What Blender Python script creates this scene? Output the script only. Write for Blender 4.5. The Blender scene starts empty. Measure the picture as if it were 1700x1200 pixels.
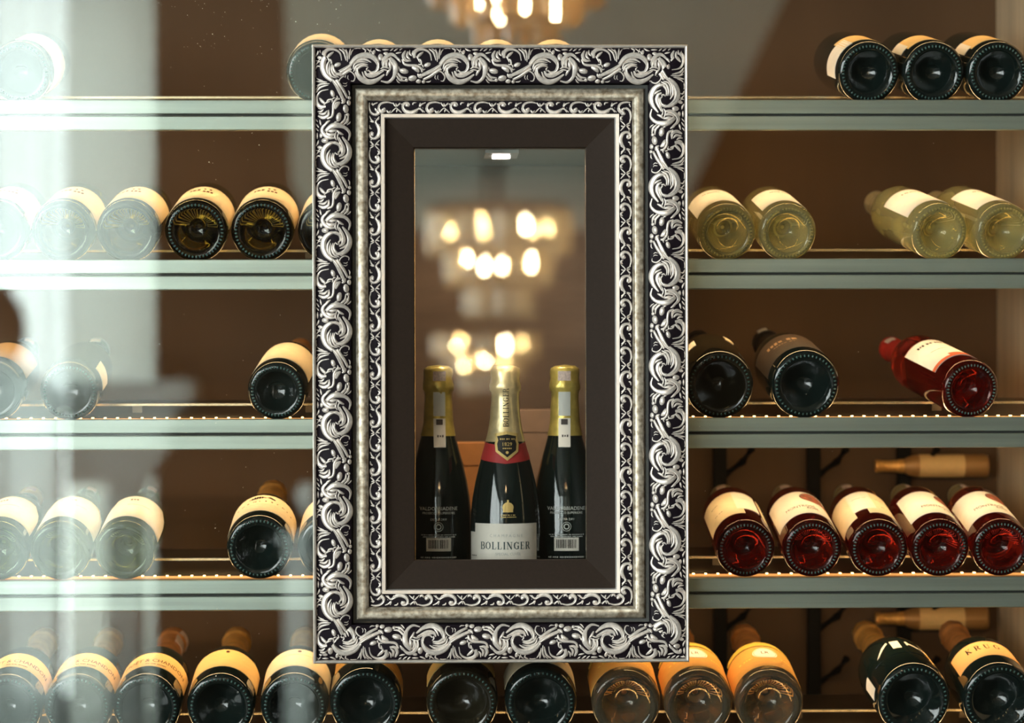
import bpy, bmesh, math, random
from mathutils import Vector, Matrix, noise

random.seed(7)
PI = math.pi
R_ = math.radians
SC = bpy.context.scene
COL = SC.collection

# ------------------------------------------------------------------ camera
FPX = 4860.0
CAM_LOC = Vector((-0.0865, -3.54, 1.5))
CAM_ROT = (Matrix.Rotation(R_(-1.4), 3, 'Z') @ Matrix.Rotation(R_(90), 3, 'X')
           @ Matrix.Rotation(R_(-0.13), 3, 'Z'))
cam_d = bpy.data.cameras.new('camera')
cam_d.sensor_width = 36.0
cam_d.lens = FPX / 1700.0 * 36.0
cam_d.clip_start = 0.05
cam_d.dof.use_dof = True
cam_d.dof.focus_distance = 3.54
cam_d.dof.aperture_fstop = 3.2
cam_d.dof.aperture_blades = 0
cam = bpy.data.objects.new('camera', cam_d)
COL.objects.link(cam)
cam.matrix_world = Matrix.Translation(CAM_LOC) @ CAM_ROT.to_4x4()
SC.camera = cam


def P(px, py, y):
    """point of the place on the plane at depth y that the photo shows at pixel (px, py)"""
    d = CAM_ROT @ Vector(((px - 850) / FPX, (600 - py) / FPX, -1.0))
    return CAM_LOC + d * ((y - CAM_LOC.y) / d.y)


def M(px, py, yv):
    """point of the room whose mirror image in the glass (y = 0) stands at depth yv"""
    p = P(px, py, yv)
    return Vector((p.x, -yv, p.z))


# ------------------------------------------------------------------ world, light, exposure
w = bpy.data.worlds.new('overcast_daylight')
SC.world = w
w.use_nodes = True
bg = w.node_tree.nodes['Background']
bg.inputs[0].default_value = (0.90, 1.0, 0.97, 1)
bg.inputs[1].default_value = 11.0


def portal(loc, rot, sx, sy):
    d = bpy.data.lights.new('daylight_portal', 'AREA')
    d.shape = 'RECTANGLE'; d.size = sx; d.size_y = sy
    d.cycles.is_portal = True
    o = bpy.data.objects.new('daylight_portal', d); COL.objects.link(o)
    o.location = loc; o.rotation_euler = rot


WIN_Y0, WIN_Y1, WIN_Z0, WIN_Z1 = -7.9, -1.9, 0.9, 2.95        # tall window in the left wall
RW_X0, RW_X1, RW_Z0, RW_Z1 = -2.75, -1.27, 0.10, 3.1         # curtained window in the rear wall
REAR = -8.4
portal((-3.12, (WIN_Y0 + WIN_Y1) / 2, (WIN_Z0 + WIN_Z1) / 2), (0, -PI / 2, 0), WIN_Z1 - WIN_Z0, WIN_Y1 - WIN_Y0)
portal(((RW_X0 + RW_X1) / 2, REAR - .14, (RW_Z0 + RW_Z1) / 2), (PI / 2, 0, 0), RW_X1 - RW_X0, RW_Z1 - RW_Z0)

SC.view_settings.view_transform = 'Standard'
SC.view_settings.look = 'None'
SC.view_settings.gamma = 1.0
SC.view_settings.use_curve_mapping = False
SC.view_settings.exposure = 0.0


# ------------------------------------------------------------------ materials
MATS = {}


def mat(name, col, rough=.5, metal=0.0, spec=.5, noise_amt=0.0, noise_scale=40, trans=0.0, ior=1.45,
        coat=0.0, bump=0.0, stretch=(1, 1, 1), col2=None, emit=None, estr=0.0, subs=0.0):
    if name in MATS:
        return MATS[name]
    m = bpy.data.materials.new(name); m.use_nodes = True
    nt = m.node_tree; b = nt.nodes['Principled BSDF']
    b.inputs['Base Color'].default_value = (*col, 1)
    b.inputs['Roughness'].default_value = rough
    b.inputs['Metallic'].default_value = metal
    b.inputs['Specular IOR Level'].default_value = spec
    b.inputs['IOR'].default_value = ior
    b.inputs['Transmission Weight'].default_value = trans
    b.inputs['Coat Weight'].default_value = coat
    if emit:
        b.inputs['Emission Color'].default_value = (*emit, 1)
        b.inputs['Emission Strength'].default_value = estr
    if noise_amt or bump:
        tc = nt.nodes.new('ShaderNodeTexCoord')
        mp = nt.nodes.new('ShaderNodeMapping'); mp.inputs['Scale'].default_value = stretch
        nz = nt.nodes.new('ShaderNodeTexNoise')
        nz.inputs['Scale'].default_value = noise_scale; nz.inputs['Detail'].default_value = 5
        nt.links.new(tc.outputs['Object'], mp.inputs[0]); nt.links.new(mp.outputs[0], nz.inputs['Vector'])
        if noise_amt:
            rp = nt.nodes.new('ShaderNodeValToRGB')
            c2 = col2 or tuple(c * (1 - noise_amt) for c in col)
            rp.color_ramp.elements[0].position = .35; rp.color_ramp.elements[0].color = (*c2, 1)
            rp.color_ramp.elements[1].position = .65; rp.color_ramp.elements[1].color = (*col, 1)
            nt.links.new(nz.outputs['Fac'], rp.inputs[0]); nt.links.new(rp.outputs[0], b.inputs['Base Color'])
        if bump:
            bp = nt.nodes.new('ShaderNodeBump'); bp.inputs['Strength'].default_value = bump
            bp.inputs['Distance'].default_value = .002
            nt.links.new(nz.outputs['Fac'], bp.inputs['Height']); nt.links.new(bp.outputs[0], b.inputs['Normal'])
    MATS[name] = m
    return m


def mat_pane(name, fac, tint=(1, 1, 1)):
    m = bpy.data.materials.new(name); m.use_nodes = True; nt = m.node_tree
    nt.nodes.remove(nt.nodes['Principled BSDF'])
    out = nt.nodes['Material Output']
    tr = nt.nodes.new('ShaderNodeBsdfTransparent'); tr.inputs[0].default_value = (*tint, 1)
    gl = nt.nodes.new('ShaderNodeBsdfGlossy'); gl.inputs['Roughness'].default_value = 0.0
    gl.inputs['Color'].default_value = (.93, 1, .97, 1)
    lw = nt.nodes.new('ShaderNodeLayerWeight'); lw.inputs[0].default_value = .12
    ad = nt.nodes.new('ShaderNodeMath'); ad.operation = 'MULTIPLY_ADD'
    ad.inputs[1].default_value = .5; ad.inputs[2].default_value = fac; ad.use_clamp = True
    mx = nt.nodes.new('ShaderNodeMixShader')
    nt.links.new(lw.outputs['Facing'], ad.inputs[0]); nt.links.new(ad.outputs[0], mx.inputs[0])
    nt.links.new(tr.outputs[0], mx.inputs[1]); nt.links.new(gl.outputs[0], mx.inputs[2])
    nt.links.new(mx.outputs[0], out.inputs[0])
    return m


def mat_mix(name, kind, col, fac_gloss=.15, rough=.1, transp=.3, dif=.35):
    """curtain / crystal: translucent + diffuse or transparent + glossy"""
    m = bpy.data.materials.new(name); m.use_nodes = True; nt = m.node_tree
    nt.nodes.remove(nt.nodes['Principled BSDF']); out = nt.nodes['Material Output']
    tl = nt.nodes.new('ShaderNodeBsdfTranslucent'); tl.inputs[0].default_value = (*col, 1)
    if kind == 'sheer':
        a = nt.nodes.new('ShaderNodeBsdfDiffuse'); a.inputs[0].default_value = (*col, 1)
        b = nt.nodes.new('ShaderNodeBsdfTransparent')
        m1 = nt.nodes.new('ShaderNodeMixShader'); m1.inputs[0].default_value = dif
        nt.links.new(tl.outputs[0], m1.inputs[1]); nt.links.new(a.outputs[0], m1.inputs[2])
        m2 = nt.nodes.new('ShaderNodeMixShader'); m2.inputs[0].default_value = transp
        nt.links.new(m1.outputs[0], m2.inputs[1]); nt.links.new(b.outputs[0], m2.inputs[2])
    else:
        a = nt.nodes.new('ShaderNodeBsdfGlossy'); a.inputs[0].default_value = (1, 1, 1, 1)
        a.inputs['Roughness'].default_value = rough
        b = nt.nodes.new('ShaderNodeBsdfTransparent'); b.inputs[0].default_value = (*col, 1)
        m1 = nt.nodes.new('ShaderNodeMixShader'); m1.inputs[0].default_value = transp
        nt.links.new(tl.outputs[0], m1.inputs[1]); nt.links.new(b.outputs[0], m1.inputs[2])
        m2 = nt.nodes.new('ShaderNodeMixShader'); m2.inputs[0].default_value = fac_gloss
        nt.links.new(m1.outputs[0], m2.inputs[1]); nt.links.new(a.outputs[0], m2.inputs[2])
    nt.links.new(m2.outputs[0], out.inputs[0])
    return m


# ------------------------------------------------------------------ mesh helpers
class MB:
    def __init__(self):
        self.v = []; self.f = []

    def add(self, vs, fs):
        o = len(self.v)
        self.v += [tuple(x) for x in vs]
        self.f += [tuple(i + o for i in q) for q in fs]
        return self

    def box(self, a, b):
        (x0, y0, z0), (x1, y1, z1) = a, b
        return self.add([(x0, y0, z0), (x1, y0, z0), (x1, y1, z0), (x0, y1, z0),
                         (x0, y0, z1), (x1, y0, z1), (x1, y1, z1), (x0, y1, z1)],
                        [(0, 3, 2, 1), (4, 5, 6, 7), (0, 1, 5, 4), (1, 2, 6, 5), (2, 3, 7, 6), (3, 0, 4, 7)])

    def hexa(self, lo, hi):
        """4 lower and 4 upper corners"""
        return self.add(list(lo) + list(hi), [(0, 3, 2, 1), (4, 5, 6, 7), (0, 1, 5, 4), (1, 2, 6, 5), (2, 3, 7, 6), (3, 0, 4, 7)])

    def prism(self, pts, y0, y1):
        """polygon in xz extruded along y"""
        n = len(pts)
        vs = [(x, y0, z) for x, z in pts] + [(x, y1, z) for x, z in pts]
        fs = [tuple(range(n)), tuple(range(2 * n - 1, n - 1, -1))]
        fs += [(i, i + n, (i + 1) % n + n, (i + 1) % n) for i in range(n)]
        return self.add(vs, fs)

    def lathe(self, prof, seg=32, c=(0, 0, 0), wob=None):
        o = len(self.v); rows = []
        for r, z in prof:
            if r < 1e-6:
                rows.append([len(self.v)]); self.v.append((c[0], c[1], c[2] + z))
            else:
                row = []
                for k in range(seg):
                    a = 2 * PI * k / seg
                    rr = r * (1 + (wob(a, z) if wob else 0))
                    row.append(len(self.v)); self.v.append((c[0] + rr * math.cos(a), c[1] + rr * math.sin(a), c[2] + z))
                rows.append(row)
        for a, b in zip(rows, rows[1:]):
            for k in range(seg):
                k2 = (k + 1) % seg
                if len(a) == 1 and len(b) == 1: continue
                if len(a) == 1: self.f.append((a[0], b[k2], b[k]))
                elif len(b) == 1: self.f.append((a[k], a[k2], b[0]))
                else: self.f.append((a[k], a[k2], b[k2], b[k]))
        return self

    def tube(self, pts, r, seg=8, caps=True):
        pts = [Vector(p) for p in pts]; o = len(self.v); n = len(pts)
        for i, p in enumerate(pts):
            t = (pts[min(i + 1, n - 1)] - pts[max(i - 1, 0)]).normalized()
            u = t.orthogonal().normalized(); v = t.cross(u)
            rr = r[i] if isinstance(r, (list, tuple)) else r
            for k in range(seg):
                a = 2 * PI * k / seg
                self.v.append(tuple(p + (u * math.cos(a) + v * math.sin(a)) * rr))
        for i in range(n - 1):
            for k in range(seg):
                k2 = (k + 1) % seg
                self.f.append((o + i * seg + k, o + i * seg + k2, o + (i + 1) * seg + k2, o + (i + 1) * seg + k))
        if caps:
            self.f.append(tuple(o + k for k in range(seg - 1, -1, -1)))
            self.f.append(tuple(o + (n - 1) * seg + k for k in range(seg)))
        return self

    def mesh(self, name, smooth=False, bevel=0.0):
        me = bpy.data.meshes.new(name)
        me.from_pydata(self.v, [], self.f)
        bm = bmesh.new(); bm.from_mesh(me)
        bmesh.ops.recalc_face_normals(bm, faces=bm.faces)
        if bevel:
            bmesh.ops.bevel(bm, geom=list(bm.edges), offset=bevel, segments=2, affect='EDGES', profile=.5)
        bm.to_mesh(me); bm.free()
        if smooth:
            me.polygons.foreach_set('use_smooth', [True] * len(me.polygons))
            me.set_sharp_from_angle(angle=R_(40))
        me.update()
        return me


def obj(name, me, m=None, parent=None, loc=None, rot=None):
    if isinstance(me, MB):
        me = me.mesh(name)
    if m is not None and not me.materials:
        me.materials.append(m)
    o = bpy.data.objects.new(name, me)
    COL.objects.link(o)
    if parent: o.parent = parent
    if loc is not None: o.location = loc
    if rot is not None: o.rotation_euler = rot
    return o


def empty(name, loc=(0, 0, 0)):
    o = bpy.data.objects.new(name, None); COL.objects.link(o); o.location = loc
    o.empty_display_size = .02
    return o


def tag(o, label, cat, group=None):
    o['label'] = label; o['category'] = cat
    if group: o['group'] = group
    return o


def struct(o):
    o['kind'] = 'structure'; return o


def catmull(pts, n=5):
    out = []
    p = [Vector(q) for q in pts]
    if len(p) == 2:
        return [p[0].lerp(p[1], i / n) for i in range(n + 1)]
    p = [p[0] * 2 - p[1]] + p + [p[-1] * 2 - p[-2]]
    for i in range(1, len(p) - 2):
        for k in range(n):
            t = k / n
            out.append(.5 * ((2 * p[i]) + (p[i + 1] - p[i - 1]) * t + (2 * p[i - 1] - 5 * p[i] + 4 * p[i + 1] - p[i + 2]) * t * t
                             + (3 * p[i] - p[i - 1] - 3 * p[i + 1] + p[i + 2]) * t ** 3))
    out.append(p[-2])
    return out


# ------------------------------------------------------------------ palette
m_back = mat('brown_cabinet_back', (.105, .060, .030), .6, spec=.2, noise_amt=.25, noise_scale=5, stretch=(1, 1, .2))
m_side = mat('brushed_steel_side', (.80, .63, .42), .38, metal=.15, noise_amt=.2, noise_scale=30, stretch=(1, 1, .06))
m_rail = mat('brushed_steel_rail', (.42, .49, .43), .34, metal=.75, noise_amt=.22, noise_scale=20, stretch=(.08, 1, 4))
m_tray = mat('steel_tray', (.15, .12, .085), .30, metal=.9, noise_amt=.3, noise_scale=25)
m_dark = mat('dark_groove', (.02, .022, .02), .6)
m_led = mat('warm_led_chip', (1, .8, .5), .4, emit=(1, .66, .28), estr=7.0)
m_ledband = mat('amber_led_band', (.75, .42, .14), .35, emit=(1, .45, .12), estr=.9)
m_silver = mat('antique_silver_leaf', (.95, .85, .78), .36, metal=.35, noise_amt=.2, noise_scale=260)
m_rim = mat('pale_silver_rim', (.85, .77, .70), .3, metal=.4, noise_amt=.15, noise_scale=200)
m_bed = mat('black_purple_ground', (.014, .009, .014), .5, spec=.12, noise_amt=.3, noise_scale=200)
m_gap = mat('black_lacquer_step', (.012, .013, .012), .3)
m_cove = mat('mottled_silver_cove', (.74, .66, .54), .36, metal=.5, noise_amt=1, col2=(.30, .23, .16), noise_scale=150)
m_fil = mat('bright_silver_fillet', (.92, .88, .86), .25, metal=.5)
m_mat = mat('dark_brown_mat', (.032, .020, .014), .6, spec=.15, noise_amt=.12, noise_scale=300)
m_black = mat('black_ink', (.01, .01, .012), .9, spec=.05)
m_cream = mat('cream_paper', (.80, .66, .44), .7, noise_amt=.08, noise_scale=120)
m_white = mat('white_paper', (.82, .77, .68), .7, noise_amt=.07, noise_scale=120)
m_yellow = mat('yellow_gold_paper', (.80, .52, .20), .6, noise_amt=.08, noise_scale=120)
m_gold = mat('gold_foil', (.86, .46, .12), .34, metal=.5, noise_amt=.3, noise_scale=90, bump=.5)
m_copper = mat('copper_foil', (.80, .36, .12), .36, metal=.5, noise_amt=.3, noise_scale=90, bump=.5)
m_palegold = mat('pale_gold_foil', (.86, .70, .38), .34, metal=.55, noise_amt=.2, noise_scale=90, bump=.4)
m_yfoil = mat('yellow_gold_foil', (.78, .60, .15), .32, metal=.55, noise_amt=.25, noise_scale=90, bump=.6)
m_capblack = mat('black_capsule', (.012, .011, .010), .35)
m_capolive = mat('olive_capsule', (.25, .20, .10), .4, metal=.3)
m_capred = mat('red_capsule', (.45, .03, .02), .4)
m_capbrown = mat('amber_capsule', (.42, .22, .07), .4, metal=.3)
m_stamp = mat('pink_tax_stamp', (.75, .58, .50), .6, noise_amt=.3, noise_scale=400)
m_browntext = mat('brown_ink', (.07, .022, .015), .9, spec=.05)
m_greyink = mat('grey_ink', (.09, .08, .075), .9, spec=.05)
m_redband = mat('orange_red_print', (.70, .14, .05), .6)
m_fish = mat('russet_picture', (.42, .12, .07), .9, spec=.05, noise_amt=.7, noise_scale=120, col2=(.16, .08, .06))
m_goldink = mat('gold_print', (.70, .50, .18), .4, metal=.4)
m_paleink = mat('pale_print', (.55, .56, .52), .6)
m_teal = mat('dark_green_ink', (.015, .05, .055), .5)
m_blackglass = mat('black_green_glass', (.006, .012, .011), .07, spec=.6, coat=.3)
m_brownglass = mat('dark_olive_glass', (.016, .014, .008), .08, spec=.6, coat=.3)
m_olive = mat('olive_bottle_glass', (.30, .30, .07), .02, trans=1, ior=1.42)
m_green = mat('green_bottle_glass', (.30, .40, .16), .02, trans=.88, ior=1.42)
m_yellowwine = mat('pale_yellow_wine', (1.0, .95, .48), .015, trans=.86, ior=1.40)
m_rose = mat('red_rose_wine', (.50, .035, .022), .015, trans=.96, ior=1.40)
m_clear = mat('clear_champagne_glass', (.95, .86, .62), .015, trans=.96, ior=1.40)
m_amberlabel = mat('amber_gold_label', (.80, .40, .09), .5, noise_amt=.1, noise_scale=100)
m_yband = mat('bright_yellow_band', (.85, .60, .10), .45)
m_redcollar = mat('red_neck_collar', (.42, .03, .03), .5)
m_glint = mat('glass_stipple', (.05, .11, .10), .12, spec=.9, coat=.5)

# ------------------------------------------------------------------ cabinet
BACK_Y = .52
XR = P(1655, 600, BACK_Y).x            # inner face of the right steel side panel
XL = -1.02
ZT, ZB = 2.06, .80
cab = tag(empty('wine_cabinet', (0, .30, ZB)), 'built-in wine cabinet with brown back and steel side behind the glass', 'cabinet')


def cpart(name, mb, m, bevel=0):
    me = mb.mesh(name, bevel=bevel)
    o = obj(name, me, m, cab); o.location = -Vector(cab.location)
    return o


cpart('back_panel', MB().box((XL - .02, BACK_Y, ZB), (XR + .02, BACK_Y + .02, ZT)), m_back)
cpart('side_panel', MB().box((XR, .03, ZB), (XR + .02, BACK_Y, ZT)), m_side)
cpart('side_panel', MB().box((XL - .02, .03, ZB), (XL, BACK_Y, ZT)), m_side)
cpart('top_panel', MB().box((XL - .02, .03, ZT), (XR + .02, BACK_Y + .02, ZT + .03)), m_back)
cpart('bottom_panel', MB().box((XL - .02, .03, ZB - .03), (XR + .02, BACK_Y + .02, ZB)), m_back)

# niche that stands behind the picture frame
NX0, NX1 = P(663, 600, .012).x, P(1012, 600, .012).x
NZ0, NZ1 = P(850, 1040, .012).z, P(850, 240, .012).z
NT = .006
NY0, NY1 = .013, .40
m_nwood = mat('brown_niche_lining', (.20, .125, .075), .5, noise_amt=.3, noise_scale=4, stretch=(1, 1, 5))
m_nside = mat('dark_niche_side', (.05, .04, .032), .35)
m_nglint = mat('brass_led_glint', (.70, .50, .28), .25, metal=.9)
niche = tag(empty('display_niche', ((NX0 + NX1) / 2, .2, NZ0)), 'brown lined display niche with three champagne bottles behind the framed window', 'niche')


def npart(name, mb, m, bevel=0):
    o = obj(name, mb.mesh(name, bevel=bevel), m, niche); o.location = -Vector(niche.location)
    return o


npart('back_panel', MB().box((NX0, NY1, NZ0), (NX1, NY1 + NT, NZ1)), m_nwood)
npart('side_panel', MB().box((NX0 - NT, NY0, NZ0 - NT), (NX0, NY1 + NT, NZ1 + NT)), m_nside)
npart('side_panel', MB().box((NX1, NY0, NZ0 - NT), (NX1 + NT, NY1 + NT, NZ1 + NT)), m_nside)
npart('floor_panel', MB().box((NX0, NY0, NZ0 - NT), (NX1, NY1 + NT, NZ0)), m_nside)
npart('ceiling_panel', MB().box((NX0, NY0, NZ1), (NX1, NY1 + NT, NZ1 + NT)), mat('grey_green_ceiling', (.10, .115, .095), .4))
for xa, xb in ((P(685, 600, .015).x, P(689.5, 600, .015).x), (P(972.5, 600, .015).x, P(978, 600, .015).x)):
    npart('led_glint_strip', MB().box((xa, NY0 + .002, NZ0), (xb, NY0 + .012, NZ1)), m_nglint)  # brass strips added in place of bright LED reflections on the niche sides
lc = Vector((P(832, 262, .15).x, .15, NZ1))
npart('lamp_plate', MB().box((lc.x - .021, .10, NZ1 - .004), (lc.x + .021, .20, NZ1)), mat('steel_lamp_plate', (.45, .47, .45), .3, metal=.6))
npart('lamp_lens', MB().box((lc.x - .011, .142, NZ1 - .0065), (lc.x + .011, .166, NZ1 - .004)),
      mat('white_lamp_lens', (1, 1, 1), .4, emit=(1, .88, .80), estr=14))
ld = bpy.data.lights.new('niche_lamp', 'AREA'); ld.shape = 'RECTANGLE'; ld.size = .02; ld.size_y = .05
ld.energy = 1.1; ld.color = (1, .80, .58)
lo = bpy.data.objects.new('niche_lamp', ld); COL.objects.link(lo); lo.location = (lc.x, .15, NZ1 - .008)

# ------------------------------------------------------------------ shelves
LIP_Y = .045
LIP_PX = [166, 430, 694, 960, 1226]
LIP_Z = [P(850, p, LIP_Y).z for p in LIP_PX]
BASE_Y = .062
TILT = R_(10)
RAIL_Y = .185
PITCH = LIP_Z[0] - LIP_Z[1]


def strip_light(x0, x1, z, e=1.0):
    d = bpy.data.lights.new('shelf_led', 'AREA'); d.shape = 'RECTANGLE'
    d.size = x1 - x0 - .02; d.size_y = .008; d.energy = e * (x1 - x0); d.color = (1, .67, .32)
    d.spread = R_(170)
    o = bpy.data.objects.new('shelf_led', d); COL.objects.link(o)
    o.location = ((x0 + x1) / 2, .125, z); o.rotation_euler = (R_(24), 0, 0)


def shelf(x0, x1, z0, label, rail=True):
    s = tag(empty('shelf', ((x0 + x1) / 2, .17, z0 - .04)), label, 'shelf', 'steel bottle shelves')
    L = -Vector(s.location)

    def part(name, mb, m, bevel=0, parent=s):
        o = obj(name, mb.mesh(name, bevel=bevel), m, parent)
        if parent is s: o.location = L
        return o
    part('upper_rail', MB().box((x0, LIP_Y - .004, z0 - .0175), (x1, LIP_Y + .004, z0)), m_rail, .0012)
    part('groove', MB().box((x0, LIP_Y - .0005, z0 - .0205), (x1, LIP_Y + .006, z0 - .017)), m_dark)
    part('lower_rail', MB().box((x0, LIP_Y - .007, z0 - .0375), (x1, LIP_Y + .004, z0 - .0200)), m_rail, .0012)
    t = math.tan(R_(5.7)); za = z0 - .0085; yb = .33
    zb = za + t * (yb - LIP_Y - .004)
    y0 = LIP_Y + .004
    part('tray', MB().hexa([(x0, y0, za - .002), (x1, y0, za - .002), (x1, yb, zb - .002), (x0, yb, zb - .002)],
                           [(x0, y0, za), (x1, y0, za), (x1, yb, zb), (x0, yb, zb)]), m_tray)
    part('underside', MB().hexa([(x0, y0, za - .026), (x1, y0, za - .026), (x1, yb, zb - .012), (x0, yb, zb - .012)],
                                [(x0, y0, za - .0025), (x1, y0, za - .0025), (x1, yb, zb - .0025), (x0, yb, zb - .0025)]), m_dark)
    zr = z0 - .004 + (RAIL_Y - BASE_Y) * math.tan(TILT)
    zt = za + t * (RAIL_Y - y0)
    part('back_rail', MB().box((x0, RAIL_Y - .002, zr - .0040), (x1, RAIL_Y + .002, zr - .0004)), mat('brass_rail', (.62, .52, .34), .25, metal=.9), .0006)
    n = max(2, int((x1 - x0) / .19))
    for k in range(n):
        xx = x0 + (k + .5) * (x1 - x0) / n
        part('rail_bracket', MB().box((xx - .006, RAIL_Y + .002, zt - .0005), (xx + .006, RAIL_Y + .005, zr - .002)), m_tray)
    # led strip lying on the tray under the bottles
    yl = .108; zl = za + t * (yl - y0)
    band = part('led_strip', MB().box((x0 + .004, yl - .005, zl), (x1 - .004, yl + .005, zl + .0022)), m_ledband)
    ch = MB()
    q = x0 + .012
    while q < x1 - .012:
        ch.box((q - .0013, yl - .003, zl + .0018), (q + .0013, yl + .003, zl + .0036)); q += .0153
    d = bpy.data.lights.new('tray_led', 'AREA'); d.shape = 'RECTANGLE'; d.size = x1 - x0 - .02; d.size_y = .006
    d.energy = .35 * (x1 - x0); d.color = (1, .66, .30)
    lo_ = bpy.data.objects.new('tray_led', d); COL.objects.link(lo_); lo_.location = ((x0 + x1) / 2, yl, zl + .0045); lo_.rotation_euler = (PI, 0, 0)
    c = obj('led_chips', ch.mesh('led_chips'), m_led, band); c['kind'] = 'stuff'
    return s


ZSH0 = LIP_Z[0] + PITCH
names = ['topmost', 'second', 'middle', 'fourth', 'lowest']
shelf(XL, XR, LIP_Z[0], 'topmost steel bottle shelf running full width behind the silver frame')
shelf(XL, NX0 - NT, LIP_Z[1], 'second steel shelf from the top, left of the silver frame')
shelf(NX1 + NT, XR, LIP_Z[1], 'second steel shelf from the top, right of the frame, holding pale white wines')
shelf(XL, NX0 - NT, LIP_Z[2], 'third steel shelf from the top, left of the frame, nearly empty')
shelf(NX1 + NT, XR, LIP_Z[2], 'third steel shelf from the top, right of the frame, with two dark bottles')
shelf(XL, NX0 - NT, LIP_Z[3], 'fourth steel shelf from the top, left of the frame')
shelf(NX1 + NT, XR, LIP_Z[3], 'fourth steel shelf from the top, right of the frame, holding five rose bottles')
shelf(XL, XR, LIP_Z[4], 'lowest steel shelf carrying the long row of champagne bottles')
strip_light(XL, XR, ZT - .03, 1.3)
strip_light(XL, XR, LIP_Z[0] - .027, 1.3)
for i in (1, 2, 3):
    strip_light(XL, NX0 - NT, LIP_Z[i] - .027, 1.3)
    strip_light(NX1 + NT, XR, LIP_Z[i] - .027, 1.3)

# ------------------------------------------------------------------ glass pane
pane = obj('window_1', MB().box((XL - .10, 0, ZB - .02), (XR + .10, .008, ZT + .02)), mat_pane('pane_glass', .062))
struct(pane)

# ------------------------------------------------------------------ picture frame
FY = -.040
fx0, fz1 = P(518, 73, FY).x, P(831, 73, FY).z
fx1, fz0 = P(1144, 600, FY).x, P(831, 1101, FY).z
fx0 = P(518.5, 600, FY).x
U = (fx1 - fx0) / 625.5               # metres per photo pixel at the frame
frame = tag(empty('picture_frame', ((fx0 + fx1) / 2, -.02, fz0)), 'ornate antique silver frame with dark brown mat mounted on the cabinet glass', 'frame')
FL = Vector(frame.location)


def ring(name, prof, m, smooth=True, bevel=0, parent=frame):
    """prof: (inset in photo pixels, depth y) pairs, swept round the frame with mitred corners"""
    mb = MB(); n = len(prof)
    for ins, y in prof:
        i = ins * U
        mb.v += [(fx0 + i, y, fz0 + i), (fx1 - i, y, fz0 + i), (fx1 - i, y, fz1 - i), (fx0 + i, y, fz1 - i)]
    for k in range(n):
        k2 = (k + 1) % n
        for s in range(4):
            s2 = (s + 1) % 4
            mb.f.append((k * 4 + s, k * 4 + s2, k2 * 4 + s2, k2 * 4 + s))
    me = mb.mesh(name)
    if smooth:
        me.polygons.foreach_set('use_smooth', [True] * len(me.polygons)); me.set_sharp_from_angle(angle=R_(35))
    o = obj(name, me, m, parent)
    if parent is frame: o.location = -FL
    return o


YB = -.001


def bed(v):
    """depth of the ornament ground at v pixels in from the outer edge"""
    t = min(max((v - 5) / 62.0, 0), 1)
    return -.030 - .009 * math.sin(PI * t) ** .8


ring('outer_rim', [(0, YB), (0, -.034), (.8, -.0365), (2.4, -.038), (4.2, -.0372), (5.2, -.035), (5.6, -.030), (5.6, YB)], m_rim)
ring('ornament_ground', [(5.6, YB)] + [(5.6 + k * 5.8, bed(5.6 + k * 5.8)) for k in range(11)] + [(66, -.020), (66, YB)], m_bed)
ring('black_step', [(66, YB), (66, -.0235), (72, -.0225), (72, YB)], m_gap)
ring('mottled_cove', [(72, YB), (72, -.025)] + [(72 + 10.2 * (1 - math.cos(a)), -.025 - .0078 * math.sin(a)) for a in [PI * k / 12 for k in range(1, 12)]] + [(92.5, -.024), (92.5, YB)], m_cove)
ring('small_ornament_ground', [(92.5, YB), (92.5, -.0225), (95, -.0225), (103, -.0240), (112, -.0220), (113.5, -.020), (113.5, YB)], m_bed)
ring('silver_fillet', [(113.5, YB), (113.5, -.0215), (114.3, -.0240), (119.8, -.0235), (121.2, -.0205), (121.5, -.0160), (121.5, YB)], m_fil)
ring('dark_mat', [(121.5, YB), (121.5, -.0165), (168, -.0105), (169, -.0095), (169, YB)], m_mat, smooth=False)


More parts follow.
